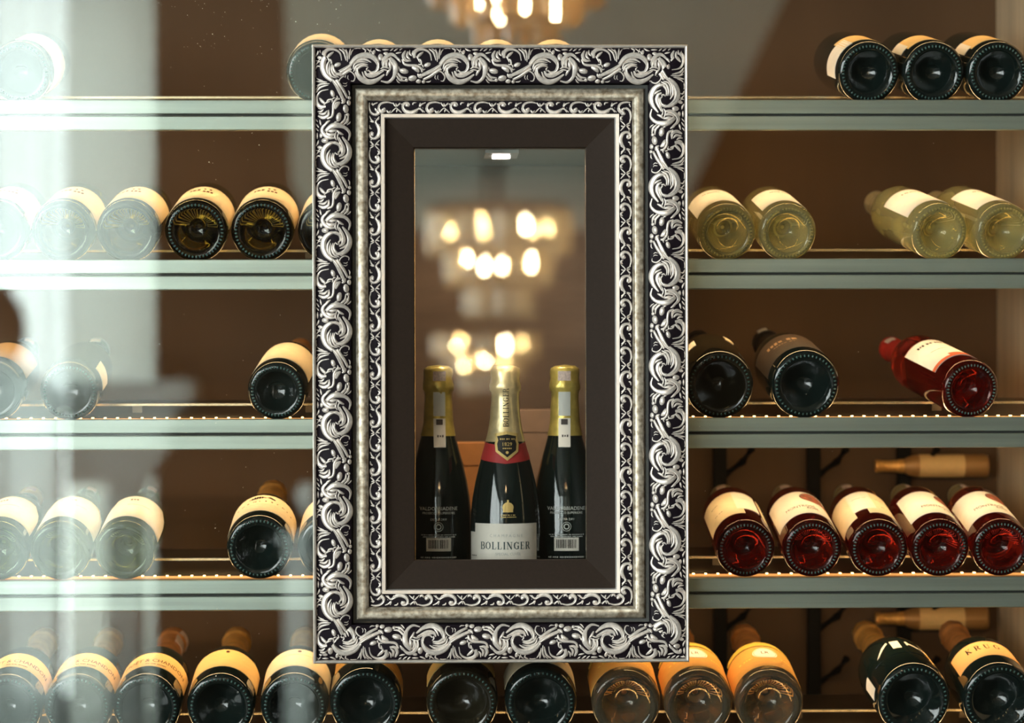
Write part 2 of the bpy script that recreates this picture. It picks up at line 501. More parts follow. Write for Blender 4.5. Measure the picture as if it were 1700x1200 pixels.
# ---- carved relief, traced as strokes: (points, width, kind); zoomed-photo units, 9.23 per pixel
ZS = 9.23
BIG = [
    # stem and its ridges
    ([(75, 505), (190, 455), (300, 400), (400, 330)], 62, 's'), ([(120, 560), (240, 500), (330, 440), (400, 400)], 46, 's'),
    ([(200, 470), (330, 410), (400, 370)], 18, 'l'),
    ([(35, 470), (60, 510), (110, 525)], 42, 'l'),
    # large volute
    ([(380, 330), (470, 230), (590, 185), (710, 205), (790, 290), (805, 370), (770, 435), (700, 450), (650, 415)], 96, 'v'),
    ([(430, 300), (520, 255), (620, 255), (700, 300)], 40, 'l'), ([(420, 400), (450, 320), (540, 285), (650, 300)], 30, 'l'),
    ([(430, 440), (470, 360), (560, 320), (650, 335)], 36, 'l'), ([(640, 440), (630, 400), (660, 370)], 26, 'l'),
    ([(470, 450), (500, 390), (570, 350), (650, 360)], 40, 'l'),
    # lower leaf of the volute
    ([(480, 380), (490, 470), (550, 550), (670, 590), (790, 560), (900, 480)], 84, 'l'),
    ([(560, 440), (590, 510), (640, 560), (720, 575)], 34, 'l'), ([(600, 430), (640, 490), (740, 500), (890, 430)], 56, 'l'),
    ([(640, 470), (730, 470), (840, 430)], 26, 'l'), ([(450, 450), (520, 540), (620, 590)], 40, 'l'),
    # the swan-neck leaf
    ([(880, 370), (885, 280), (950, 190), (1040, 180), (1140, 285)], 66, 'l'), ([(940, 390), (925, 300), (960, 230)], 56, 'l'),
    ([(1000, 400), (985, 320), (1000, 250)], 48, 'l'),
    ([(980, 225), (1060, 330), (1070, 440), (1030, 540), (950, 595), (845, 575)], 92, 'v'),
    ([(840, 400), (900, 370), (1000, 400)], 28, 'l'), ([(830, 430), (900, 410), (980, 440)], 26, 'l'),
    ([(930, 500), (960, 440), (1000, 400)], 40, 'l'), ([(1090, 220), (1120, 250), (1150, 300)], 38, 'l'),
    # leaves right of it
    ([(1080, 330), (1110, 370), (1150, 420)], 26, 'l'), ([(1100, 450), (1160, 520), (1250, 530)], 34, 'l'),
    ([(1085, 500), (1140, 560), (1240, 575)], 36, 'l'), ([(1080, 550), (1110, 590), (1140, 605)], 22, 'l'),
    ([(1080, 400), (1110, 480), (1180, 560)], 24, 'l'),
    # s-scroll
    ([(1175, 250), (1210, 325), (1300, 345), (1400, 350), (1465, 395), (1480, 450)], 42, 's'),
    ([(1320, 370), (1390, 400), (1430, 450)], 72, 'l'),
    # upper scroll
    ([(1225, 110), (1190, 190), (1225, 265), (1310, 275)], 56, 'l'), ([(1260, 120), (1250, 200), (1300, 255)], 40, 'l'),
    ([(1290, 100), (1290, 160), (1325, 200)], 30, 'l'), ([(1340, 110), (1330, 160), (1345, 190)], 26, 'l'),
    ([(1360, 230), (1365, 140), (1430, 90), (1530, 100), (1600, 160), (1622, 270)], 66, 'v'),
    ([(1400, 230), (1440, 180), (1500, 130)], 48, 'l'), ([(1410, 240), (1460, 265), (1465, 330), (1420, 325)], 30, 'l'),
    ([(1385, 200), (1420, 240), (1440, 300)], 30, 'l'),
    ([(1480, 380), (1490, 410), (1530, 400)], 26, 'l'), ([(1480, 330), (1500, 380)], 24, 'l'),
    # little curls under the stem
    ([(300, 450), (390, 440), (450, 510), (430, 575), (385, 575)], 24, 'l'), ([(310, 490), (300, 530), (325, 560)], 18, 'l'),
    ([(345, 490), (340, 540), (365, 560)], 16, 'l'), ([(160, 590), (210, 590), (240, 570)], 20, 'l'), ([(110, 570), (140, 610)], 24, 'l'),
    # small leaves along the outer edge
    ([(205, 80), (280, 140), (315, 270)], 34, 'l'), ([(310, 85), (335, 170), (335, 290)], 30, 'l'), ([(380, 75), (370, 160), (360, 250)], 30, 'l'),
    ([(250, 75), (310, 120), (330, 180)], 18, 'l'),
    ([(430, 85), (400, 130), (385, 190)], 20, 'l'), ([(560, 72), (610, 100), (600, 150)], 26, 'l'), ([(625, 75), (670, 110), (680, 150)], 22, 'l'),
    ([(760, 75), (810, 105), (850, 115)], 28, 'l'), ([(870, 95), (970, 95)], 28, 'l'), ([(990, 115), (1040, 70)], 24, 'l'),
    ([(1045, 120), (1110, 72)], 24, 'l'), ([(1075, 155), (1165, 135)], 30, 'l'), ([(1130, 105), (1180, 70)], 20, 'l'),
    ([(440, 80), (500, 70), (540, 80)], 16, 'l'), ([(700, 75), (690, 110), (720, 150)], 20, 'l'),
]
BEADS = [(842, 215, 42, 58, 0), (738, 140, 28, 46, .25), (922, 155, 42, 26, 0), (1200, 430, 76, 44, .2), (1330, 535, 70, 46, -.15),
         (1425, 580, 42, 32, 0), (1405, 585, 26, 24, 0), (1560, 335, 60, 36, -.35), (1240, 565, 30, 26, 0), (1500, 590, 30, 24, 0),
         (1110, 380, 30, 22, 0), (1450, 500, 26, 34, .3)]
SMALL = [
    ([(430, 905), (340, 885), (245, 910), (210, 980), (250, 1030), (315, 1010)], 58, 'v2'), ([(255, 990), (290, 1000), (300, 960)], 50, 'l'),
    ([(330, 1005), (360, 1040), (400, 1010)], 26, 'l'), ([(430, 890), (470, 960), (560, 1045)], 26, 'l'), ([(540, 895), (490, 950), (400, 1045)], 26, 'l'),
    ([(470, 900), (480, 940), (455, 985)], 24, 'l'), ([(500, 985), (480, 1040)], 22, 'l'), ([(520, 900), (540, 930)], 20, 'l'),
    ([(690, 945), (660, 895), (600, 905), (580, 960), (620, 1020), (720, 1045), (830, 980)], 62, 'v2'), ([(620, 950), (650, 930), (680, 960)], 46, 'l'),
    ([(730, 940), (740, 900), (790, 890)], 22, 'l'), ([(850, 895), (830, 960), (790, 1045)], 26, 'l'), ([(930, 890), (860, 925), (850, 980), (890, 1040)], 26, 'l'),
    ([(800, 960), (850, 990), (920, 1040)], 24, 'l'), ([(870, 960), (900, 985)], 26, 'l'), ([(760, 985), (740, 955)], 18, 'l'),
]
SBEADS = [(470, 975, 22, 22, 0), (838, 985, 22, 22, 0), (330, 955, 18, 16, 0), (380, 1040, 16, 14, 0), (560, 915, 16, 14, 0)]


def relief(strokes, beads, x0, y0, ground, voff, hmax, seg=4, kind_small=False):
    mb = MB()

    def put(X, Y, h):
        u = (X - x0) / ZS; v = (Y - y0) / ZS + voff
        return (u * U, ground(v) - h, -v * U)
    for pts, wd, kind in strokes:
        c = catmull(pts, seg); n = len(c)
        rows = []
        for i, p in enumerate(c):
            t = i / (n - 1)
            d = c[min(i + 1, n - 1)] - c[max(i - 1, 0)]
            d = d.normalized() if d.length > 1e-6 else Vector((1, 0))
            nrm = Vector((-d.y, d.x))
            if kind == 'l': k = .22 + .78 * math.sin(PI * min(max(t * .92 + .06, 0), 1)) ** .8
            elif kind == 's': k = .72 + .28 * math.sin(PI * t)
            elif kind == 'v': k = (.45 + .55 * math.sin(PI * min(1, t * 1.5 + .1)) if t < .6 else .60 - .9 * (t - .6))
            else: k = .30 + .75 * t if t < .85 else .9 - 3 * (t - .85)
            k = max(k, .16)
            hw = wd * k * (.51 if wd > 50 else .56) * (1.25 if kind_small else 1)
            hh = min(hw * 2 * .48 / ZS * U, hmax) + .0004
            prof = ((-1, 0), (-.82, .62), (-.4, 1), (0, .78), (.4, 1), (.82, .62), (1, 0)) if wd > 50 else ((-1, 0), (-.7, .7), (0, 1), (.7, .7), (1, 0))
            rows.append([put(p.x + nrm.x * hw * a, p.y + nrm.y * hw * a, hh * b - .0006) for a, b in prof])
        m_ = len(rows[0]); vs = [q for r in rows for q in r]; fs = []
        for i in range(n - 1):
            for j in range(m_ - 1):
                fs.append((i * m_ + j, i * m_ + j + 1, (i + 1) * m_ + j + 1, (i + 1) * m_ + j))
        fs += [tuple(range(m_)), tuple(range((n - 1) * m_, n * m_))]
        mb.add(vs, fs)
    for bx, by, a, b, ang in beads:
        vs = []; fs = []; rings = ((1, 0), (.82, .6), (.45, .92))
        for rr, h in rings:
            for k in range(10):
                t = 2 * PI * k / 10
                ex, ey = a * rr * math.cos(t), b * rr * math.sin(t)
                vs.append(put(bx + ex * math.cos(ang) - ey * math.sin(ang), by + ex * math.sin(ang) + ey * math.cos(ang),
                              h * min(a, b) * .8 / ZS * U - .0005))
        vs.append(put(bx, by, min(a, b) * .82 / ZS * U - .0005))
        for q in range(2):
            for k in range(10):
                fs.append((q * 10 + k, q * 10 + (k + 1) % 10, q * 10 + 10 + (k + 1) % 10, q * 10 + 10 + k))
        fs += [(20 + k, 20 + (k + 1) % 10, 30) for k in range(10)]
        mb.add(vs, fs)
    me = mb.mesh('relief', smooth=False)
    me.polygons.foreach_set('use_smooth', [True] * len(me.polygons)); me.set_sharp_from_angle(angle=R_(75))
    return me


big_me = relief(BIG, BEADS, 85, 60, bed, 4.6, .0042)
big_me.name = 'acanthus_scroll'; big_me.materials.append(m_silver)
sm_me = relief(SMALL, SBEADS, 205, 880, lambda v: -.0228, 94.0, .0022, seg=3, kind_small=True)
sm_me.name = 'leaf_scroll'; sm_me.materials.append(m_silver)


def run(me, name, period, offs, v_out, v_in):
    """repeat the relief along the four sides, cutting at the mitres"""
    P_ = period * U
    xs = [v.co.x for v in me.vertices]; lo, hi = min(xs), max(xs)
    W, H = fx1 - fx0, fz1 - fz0
    sides = [(W, 0, lambda s: (fx0 + s, fz1)), (H, 90, lambda s: (fx1, fz1 - s)), (W, 180, lambda s: (fx1 - s, fz0)), (H, 270, lambda s: (fx0, fz0 + s))]
    for (L, ang, at), off in zip(sides, offs):
        k = -2
        while True:
            s = (off + 0.0) * U + k * P_; k += 1
            if s + lo > L - v_out * U: break
            if s + hi < v_out * U: continue
            x, z = at(s)
            if s + lo >= v_in * U and s + hi <= L - v_in * U:
                o = obj(name, me, None, frame)
            else:
                bm = bmesh.new(); bm.from_mesh(me)
                for c0, nn in ((-s, (-1, 0, -1)), (L - s, (1, 0, -1))):
                    # keep x >= v (left mitre) and x <= L - v (right mitre); v = -z
                    g = list(bm.verts) + list(bm.edges) + list(bm.faces)
                    if not g: break
                    bmesh.ops.bisect_plane(bm, geom=g, plane_co=(c0, 0, 0), plane_no=nn, clear_outer=True)
                if not bm.faces: bm.free(); continue
                m2 = bpy.data.meshes.new(name); bm.to_mesh(m2); bm.free()
                m2.materials.append(m_silver)
                o = obj(name, m2, None, frame)
            o.location = Vector((x, 0, z)) - FL
            o.rotation_euler = (0, R_(ang), 0)


run(big_me, 'acanthus_scroll', 149, (32, 25, 68, 41), 5, 66)
run(sm_me, 'leaf_scroll', 80, (110, 104, 108, 112), 94, 113)

# ------------------------------------------------------------------ lettering
TXT = {}


def text_geo(s, size):
    k = (s, size)
    if k in TXT: return TXT[k]
    cu = bpy.data.curves.new('lettering', 'FONT'); cu.body = s; cu.size = size
    cu.align_x = 'CENTER'; cu.align_y = 'CENTER'; cu.resolution_u = 2
    o = bpy.data.objects.new('lettering', cu); COL.objects.link(o)
    me = bpy.data.meshes.new_from_object(o.evaluated_get(bpy.context.evaluated_depsgraph_get()))
    vs = [(v.co.x, v.co.y) for v in me.vertices]; fs = [tuple(p.vertices) for p in me.polygons]
    bpy.data.objects.remove(o); bpy.data.meshes.remove(me); bpy.data.curves.remove(cu)
    TXT[k] = (vs, fs)
    return TXT[k]


SERIF = {   # capitals on a 0-1 box as thick/thin strokes with serifs: (points, width)
    'B': (.70, [((.16, 0), (.16, 1), .17), ((.02, 1), (.45, 1), .05), ((.02, 0), (.48, 0), .05), ((.16, .53), (.45, .53), .05),
                ((.45, 1), (.60, .90), .12), ((.60, .90), (.60, .64), .15), ((.60, .64), (.45, .53), .12), ((.48, .53), (.66, .40), .12), ((.66, .40), (.66, .14), .16), ((.66, .14), (.48, 0), .12)]),
    'O': (.86, [((.43, 1.01), (.18, .86), .08), ((.18, .86), (.10, .5), .16), ((.10, .5), (.18, .14), .16), ((.18, .14), (.43, -.01), .08),
                ((.43, -.01), (.68, .14), .08), ((.68, .14), (.76, .5), .16), ((.76, .5), (.68, .86), .16), ((.68, .86), (.43, 1.01), .08)]),
    'L': (.66, [((.16, 0), (.16, 1), .17), ((.02, 1), (.32, 1), .05), ((.02, 0), (.60, 0), .06), ((.60, 0), (.62, .26), .06)]),
    'I': (.36, [((.18, 0), (.18, 1), .17), ((.03, 1), (.33, 1), .05), ((.03, 0), (.33, 0), .05)]),
    'N': (.84, [((.14, 0), (.14, 1), .06), ((.14, 1), (.68, 0), .17), ((.68, 0), (.68, 1), .06), ((.0, 1), (.18, 1), .05), ((.02, 0), (.28, 0), .05), ((.54, 1), (.82, 1), .05)]),
    'G': (.84, [((.70, .80), (.43, 1.01), .09), ((.43, 1.01), (.18, .86), .09), ((.18, .86), (.10, .5), .16), ((.10, .5), (.18, .14), .16), ((.18, .14), (.45, -.01), .09),
                ((.45, -.01), (.68, .10), .09), ((.68, .06), (.68, .44), .16), ((.54, .44), (.82, .44), .05), ((.72, .72), (.72, 1), .06)]),
    'E': (.66, [((.16, 0), (.16, 1), .17), ((.02, 1), (.58, 1), .06), ((.02, 0), (.60, 0), .06), ((.16, .53), (.44, .53), .05), ((.58, 1), (.58, .78), .06), ((.60, 0), (.62, .24), .06), ((.44, .42), (.44, .64), .05)]),
    'R': (.76, [((.16, 0), (.16, 1), .17), ((.02, 1), (.45, 1), .05), ((.02, 0), (.32, 0), .05), ((.16, .50), (.45, .50), .05), ((.45, 1), (.60, .90), .12),
                ((.60, .90), (.60, .62), .16), ((.60, .62), (.45, .50), .12), ((.42, .50), (.70, 0), .16), ((.62, 0), (.80, 0), .05)]),
    'K': (.78, [((.16, 0), (.16, 1), .17), ((.02, 1), (.32, 1), .05), ((.02, 0), (.32, 0), .05), ((.16, .42), (.64, 1), .07), ((.30, .58), (.68, 0), .17), ((.50, 1), (.78, 1), .05), ((.54, 0), (.82, 0), .05)]),
    'U': (.82, [((.16, 1), (.16, .25), .16), ((.16, .25), (.28, .03), .14), ((.28, .03), (.48, -.01), .09), ((.48, -.01), (.64, .10), .08), ((.64, .10), (.66, 1), .07), ((.02, 1), (.32, 1), .05), ((.52, 1), (.80, 1), .05)]),
}


def serif_geo(s, size, gap=.10):
    k = ('serif', s, size, gap)
    if k in TXT: return TXT[k]
    vs = []; fs = []; x = 0
    for ch in s:
        wd, segs = SERIF[ch]
        for a, b, t in segs:
            d = (Vector(b) - Vector(a)); dn = d.normalized(); nn = Vector((-dn.y, dn.x)) * t / 2; e = dn * t * .25
            o = len(vs)
            for q in (Vector(a) - e + nn, Vector(a) - e - nn, Vector(b) + e - nn, Vector(b) + e + nn):
                vs.append((x + q.x, q.y - .5))
            fs.append((o, o + 1, o + 2, o + 3))
        x += wd + gap
    x -= gap
    vs = [((a - x / 2) * size * .72, b * size * .72) for a, b in vs]
    TXT[k] = (vs, fs)
    return TXT[k]


# ------------------------------------------------------------------ bottles
def prof_bordeaux(R):
    return [(0, .024), (.007, .0225), (.014, .017), (.020, .009), (R - .0125, .0025), (R - .0105, .0006), (R - .007, 0), (R - .0035, .0008), (R - .001, .004), (R, .010), (R, .06), (R, .12),
            (R, .182), (R * .985, .191), (R * .94, .200), (R * .85, .210), (R * .72, .219), (R * .56, .2275), (.0178, .236), (.0155, .246), (.0146, .26), (.0142, .288), (.0156, .2885), (.0156, .297), (.0140, .2985), (0, .2985)]


def prof_champagne(R):
    return [(0, .030), (.009, .028), (.018, .018), (.025, .009), (R - .013, .0025), (R - .011, .0006), (R - .0075, 0), (R - .0035, .0008), (R - .001, .004), (R, .011), (R, .06), (R, .118),
            (R * .985, .134), (R * .94, .152), (R * .86, .172), (R * .75, .192), (R * .62, .212), (R * .50, .230), (R * .43, .245), (.0172, .262), (.0158, .285), (.0178, .2855), (.0178, .292), (.0160, .293), (.0160, .305), (0, .306)]


def prof_burgundy(R):
    return [(0, .024), (.008, .0225), (.016, .017), (.022, .008), (R - .0125, .0025), (R - .0105, .0006), (R - .007, 0), (R - .0035, .0008), (R - .001, .004), (R, .010), (R, .06), (R, .135),
            (R * .985, .150), (R * .94, .166), (R * .84, .184), (R * .70, .202), (R * .55, .218), (R * .45, .230), (.0158, .244), (.0148, .26), (.0145, .288), (.0160, .2885), (.0160, .297), (.0140, .2985), (0, .2985)]


def prof_cuvee(R):
    return [(0, .030), (.009, .028), (.018, .018), (.025, .009), (R - .013, .0025), (R - .011, .0006), (R - .0075, 0), (R - .0035, .0008), (R - .001, .004), (R, .011), (R, .06), (R, .112),
            (R * .985, .124), (R * .94, .138), (R * .86, .152), (R * .74, .167), (R * .61, .183), (R * .50, .199), (R * .43, .216), (R * .385, .236), (.0164, .262), (.0154, .285), (.0178, .2855), (.0178, .292), (.0160, .293), (.0160, .305), (0, .306)]


PROF = {'cuvee': prof_cuvee, 'bordeaux': prof_bordeaux, 'champagne': prof_champagne, 'burgundy': prof_burgundy}
CACHE = {}


def body_mesh(kind, R, m):
    k = ('body', kind, round(R, 4), m.name)
    if k not in CACHE:
        me = MB().lathe(PROF[kind](R), 48).mesh('body')
        me.polygons.foreach_set('use_smooth', [True] * len(me.polygons)); me.set_sharp_from_angle(angle=R_(60))
        me.materials.append(m); CACHE[k] = me
    return CACHE[k]


def radius_at(kind, R, z):
    pr = [q for q in PROF[kind](R) if True]
    pr = pr[7:]
    pr = [q for q in pr if q[0] > .012]
    if z >= pr[-1][1]: return pr[-1][0]
    for (r0, z0), (r1, z1) in zip(pr, pr[1:]):
        if z0 <= z <= z1 and z1 > z0: return r0 + (r1 - r0) * (z - z0) / (z1 - z0)
    return R


def stipple_mesh(R, m):
    k = ('stip', round(R, 4), m.name)
    if k not in CACHE:
        mb = MB(); n = 46
        for i in range(n):
            a = 2 * PI * i / n; rr = R - .0066
            c = Vector((rr * math.cos(a), rr * math.sin(a), .0004)); rd = .00125
            er = Vector((math.cos(a), math.sin(a), 0)); et = Vector((-math.sin(a), math.cos(a), 0))
            vs = []
            for q, h in ((1, 0), (.7, .7)):
                for j in range(6):
                    t = 2 * PI * j / 6
                    vs.append(c + er * (rd * 1.5 * q * math.cos(t)) + et * (rd * q * math.sin(t)) - Vector((0, 0, rd * h)))
            vs.append(c - Vector((0, 0, rd)))
            mb.add(vs, [(j, (j + 1) % 6, 6 + (j + 1) % 6, 6 + j) for j in range(6)] + [(6 + j, 6 + (j + 1) % 6, 12) for j in range(6)])
        me = mb.mesh('base_stipple'); me.polygons.foreach_set('use_smooth', [True] * len(me.polygons))
        me.materials.append(m); CACHE[k] = me
    return CACHE[k]


def foil_mesh(kind, R, z0, m, seed=0):
    k = ('foil', kind, round(R, 4), z0, m.name, seed)
    if k not in CACHE:
        e = .0009
        if kind in ('champagne', 'cuvee'):
            zs = [z0, z0 + .004] + [z0 + (.262 - z0) * t for t in (.25, .5, .75, 1)]
            pr = [(radius_at(kind, R, z) + e, z) for z in zs]
            pr += [(.0172, .275), (.0172, .283), (.0192, .286), (.0196, .291), (.0186, .2955), (.0178, .300), (.0184, .308), (.0176, .3125), (.013, .3155), (0, .317)]

            def wob(a, z):
                return .035 * noise.noise((math.cos(a) * 3 + seed, math.sin(a) * 3, z * 90)) + (.02 * math.sin(a * 9 + z * 200 + seed) if z > .262 else 0)
            me = MB().lathe(pr, 32, wob=wob).mesh('foil')
        else:
            zs = [z0 + (.286 - z0) * t for t in (0, .2, .4, .6, .8, 1)]
            pr = [(radius_at(kind, R, z) + e * .7, z) for z in zs] + [(.0165, .2882), (.0166, .2975), (.0155, .3000), (0, .3004)]
            me = MB().lathe(pr, 28).mesh('foil')
        me.polygons.foreach_set('use_smooth', [True] * len(me.polygons)); me.set_sharp_from_angle(angle=R_(55))
        me.materials.append(m); CACHE[k] = me
    return CACHE[k]


def wrap(R, x, y, zc, off, e):
    t = -PI / 2 + off + x / R
    return ((R + e) * math.cos(t), (R + e) * math.sin(t), zc + y)


def patch_mesh(rf, pts_or_wh, zc, off, e, m, name, key):
    """label: flat outline wrapped on the bottle with a little thickness; rf(z) is the glass radius"""
    k = ('patch', key)
    if k in CACHE: return CACHE[k]
    wdt, hgt, fn = pts_or_wh
    nx, nz = 18, (6 if fn or True else 1)
    mb = MB()
    for th in (e, 0.00005):
        for j in range(nz + 1):
            for i in range(nx + 1):
                u = i / nx * 2 - 1; v = j / nz * 2 - 1
                x, y = u * wdt / 2, v * hgt / 2
                if fn: x, y = fn(u, v, wdt, hgt)
                r = rf(zc + y)
                mb.v.append(wrap(r, x * (r / r), y, zc, off, th))
    n1 = (nx + 1) * (nz + 1)

    def idx(l, i, j): return l * n1 + j * (nx + 1) + i
    for l in (0, 1):
        for j in range(nz):
            for i in range(nx):
                q = (idx(l, i, j), idx(l, i + 1, j), idx(l, i + 1, j + 1), idx(l, i, j + 1))
                mb.f.append(q if l == 0 else q[::-1])
    for i in range(nx):
        mb.f.append((idx(0, i, 0), idx(1, i, 0), idx(1, i + 1, 0), idx(0, i + 1, 0)))
        mb.f.append((idx(0, i, nz), idx(0, i + 1, nz), idx(1, i + 1, nz), idx(1, i, nz)))
    for j in range(nz):
        mb.f.append((idx(0, 0, j), idx(0, 0, j + 1), idx(1, 0, j + 1), idx(1, 0, j)))
        mb.f.append((idx(0, nx, j), idx(1, nx, j), idx(1, nx, j + 1), idx(0, nx, j + 1)))
    me = mb.mesh(name); me.polygons.foreach_set('use_smooth', [True] * len(me.polygons)); me.set_sharp_from_angle(angle=R_(50))
    me.materials.append(m); CACHE[k] = me
    return me


def print_mesh(rf, geo, zc, off, e, m, key, name='lettering', vertical=False):
    k = ('print', key)
    if k in CACHE: return CACHE[k]
    vs, fs = geo
    me = bpy.data.meshes.new(name)
    me.from_pydata([((-y, x, 0) if vertical else (x, y, 0)) for x, y in vs], [], fs)
    bm = bmesh.new(); bm.from_mesh(me)
    for ax in (0, 1):                     # cut the flat print finely enough to follow the glass
        cs = [v.co[ax] for v in bm.verts]; c = math.floor(min(cs) / .004) * .004 + .004
        no = (1, 0, 0) if ax == 0 else (0, 1, 0)
        while c < max(cs):
            bmesh.ops.bisect_plane(bm, geom=list(bm.verts) + list(bm.edges) + list(bm.faces), plane_co=(c, 0, 0) if ax == 0 else (0, c, 0), plane_no=no)
            c += .004 if ax == 0 else .012
        if max(v.co.y for v in bm.verts) - min(v.co.y for v in bm.verts) < .02: break
    for v in bm.verts:
        x, y = v.co.x, v.co.y
        v.co = wrap(rf(zc + y), x, y, zc, off, e)
    bm.to_mesh(me); bm.free(); me.update()
    me.materials.append(m); CACHE[k] = me
    return me


def dashes(width, n, size, seed=1):
    """a row of tiny bars: print too small to read"""
    rnd = random.Random(seed); vs = []; fs = []; x = -width / 2
    while x < width / 2:
        l = size * rnd.uniform(.5, 1.1); h = size * rnd.uniform(.7, 1.0)
        o = len(vs); vs += [(x, -h / 2), (x + l, -h / 2), (x + l, h / 2), (x, h / 2)]; fs.append((o, o + 1, o + 2, o + 3))
        x += l + size * rnd.choice((.35, .35, .35, 1.0))
    return vs, fs


def disc(rx, ry, n=20, cx=0, cy=0):
    vs = [(cx, cy)] + [(cx + rx * math.cos(2 * PI * k / n), cy + ry * math.sin(2 * PI * k / n)) for k in range(n)]
    return vs, [(0, 1 + k, 1 + (k + 1) % n) for k in range(n)]


def ringgeo(r0, r1, n=24, cx=0, cy=0, ky=1):
    vs = []
    for k in range(n):
        a = 2 * PI * k / n
        vs += [(cx + r0 * math.cos(a), cy + r0 * ky * math.sin(a)), (cx + r1 * math.cos(a), cy + r1 * ky * math.sin(a))]
    return vs, [(2 * k, 2 * k + 1, (2 * k + 3) % (2 * n), (2 * k + 2) % (2 * n)) for k in range(n)]


def rects(*rs):
    vs = []; fs = []
    for x0, y0, x1, y1 in rs:
        o = len(vs); vs += [(x0, y0), (x1, y0), (x1, y1), (x0, y1)]; fs.append((o, o + 1, o + 2, o + 3))
    return vs, fs


def poly(pts): return list(pts), [tuple(range(len(pts)))]


def join(*gs):
    vs = []; fs = []
    for v, f in gs:
        o = len(vs); vs += v; fs += [tuple(i + o for i in q) for q in f]
    return vs, fs


def vst(g, k): return [(x, y * k) for x, y in g[0]], g[1]


def shift(g, dx, dy): return [(x + dx, y + dy) for x, y in g[0]], g[1]


def make_bottle(label, cat, kind, R, glass, foil=None, foilz=.236, labels=(), stip=None, seed=0, group=None, name='wine_bottle'):
    """labels: dicts  w,h,z,off(deg),mat,name,fn,prints=[(geo,key,dx_deg,dz,mat,name)]"""
    root = tag(empty(name), label, cat, group)
    obj('glass_body', body_mesh(kind, R, glass), None, root)
    if stip is not None:
        s = obj('base_stipple', stipple_mesh(R, stip), None, root); s['kind'] = 'stuff'
    if foil is not None:
        obj('foil_capsule', foil_mesh(kind, R, foilz, foil, seed), None, root)
    rf = lambda z: radius_at(kind, R, z)
    for L in labels:
        rfl = rf
        if L.get('neck'):
            rfl = lambda z: max(radius_at(kind, R, z) + .0012, .0168 if kind not in ('champagne', 'cuvee') else .0205 if z > .284 else 0)
        key = (kind, round(R, 4), L['w'], L['h'], L['z'], L.get('off', 0), L['mat'].name, L.get('name', 'label'), L.get('fk', ''))
        me = patch_mesh(rfl, (L['w'], L['h'], L.get('fn')), L['z'], R_(L.get('off', 0)), .0005, L['mat'], L.get('name', 'label'), key)
        lo_ = obj(L.get('name', 'label'), me, None, root)
        for geo, kk, dx, dz, pm, nm in L.get('prints', ()):
            vert = nm == 'vertical_lettering'
            pmesh = print_mesh(rfl, geo, L['z'] + dz, R_(L.get('off', 0) + dx), .0008, pm, (key, kk, dx, dz, pm.name),
                               'lettering' if vert else nm, vert)
            obj('lettering' if vert else nm, pmesh, None, lo_)
    return root


def lay(root, px, si, R, roll=0, yaw=0, y=BASE_Y, tilt=TILT):
    """lay the bottle on shelf si, base towards the room"""
    x = P(px, LIP_PX[si] - 50, y).x
    z = LIP_Z[si] - .004 + R * math.cos(tilt) + (y - BASE_Y) * math.tan(tilt) + .0012
    root.matrix_world = (Matrix.Translation((x, y, z)) @ Matrix.Rotation(R_(yaw), 4, 'Z')
                         @ Matrix.Rotation(-PI / 2 + tilt, 4, 'X') @ Matrix.Rotation(R_(roll), 4, 'Z'))
    return root


def stamp(off=0, kind='bordeaux', m=None):
    return dict(w=.013, h=.015, z=.2815 if kind != 'champagne' else .299, off=off, mat=m or m_stamp, name='tax_stamp', neck=True)


def cut_fn(c):
    """label with chamfered upper corners"""
    def fn(u, v, w_, h_):
        x, y = u * w_ / 2, v * h_ / 2
        if v > 0: x *= 1 - c * v ** 3
        return x, y
    return fn


def arch_fn(a):
    def fn(u, v, w_, h_):
        return u * w_ / 2, v * h_ / 2 - a * u * u
    return fn


WB = .0388
# --- top shelf
g1 = 'dark wine bottles on the topmost shelf'
lay(make_bottle('dark bottle at far left of topmost shelf, half lost behind the bright curtain reflection', 'bottle', 'bordeaux', WB, m_blackglass, m_capbrown,
                labels=[dict(w=.10, h=.10, z=.075, mat=m_white)], stip=m_glint, group=g1), 33, 0, WB, roll=62)
lay(make_bottle('dark bottle with yellow label peeping out at the upper left frame corner', 'bottle', 'bordeaux', WB, m_blackglass, m_capbrown,
                labels=[dict(w=.150, h=.11, z=.075, mat=m_cream)], stip=m_glint, group=g1), 527, 0, WB)
for px, wh in ((627, 'first'), (727, 'second'), (826, 'third'), (924, 'fourth')):
    lay(make_bottle('%s from the left of four cream labelled bottles just peeping over the frame top' % wh, 'bottle', 'bordeaux', .0358, m_blackglass, m_capbrown,
                    labels=[dict(w=.140, h=.080, z=.062, mat=m_cream)], group=g1), px, 0, .0358, y=.072)
for px, wh, ro, lw in ((1443, 'leftmost of the three black bottles at right end of topmost shelf, white label edge', 20, 0), (1551, 'middle of the three black bottles at right end of topmost shelf', 14, 1), (1657, 'rightmost of the three black bottles at right end of topmost shelf', 6, 1)):
    ls = [dict(w=.060, h=.070, z=.062, off=-ro - 2, mat=m_yellow)]
    if lw == 0: ls.append(dict(w=.052, h=.060, z=.052, off=-ro - 66, mat=m_white))
    else: ls.append(dict(w=.014, h=.060, z=.070, off=-ro - 52, mat=m_white))
    lay(make_bottle(wh, 'bottle', 'bordeaux', WB, m_blackglass, m_capblack, labels=ls, stip=m_glint, group=g1), px, 0, WB, roll=ro, yaw=2)

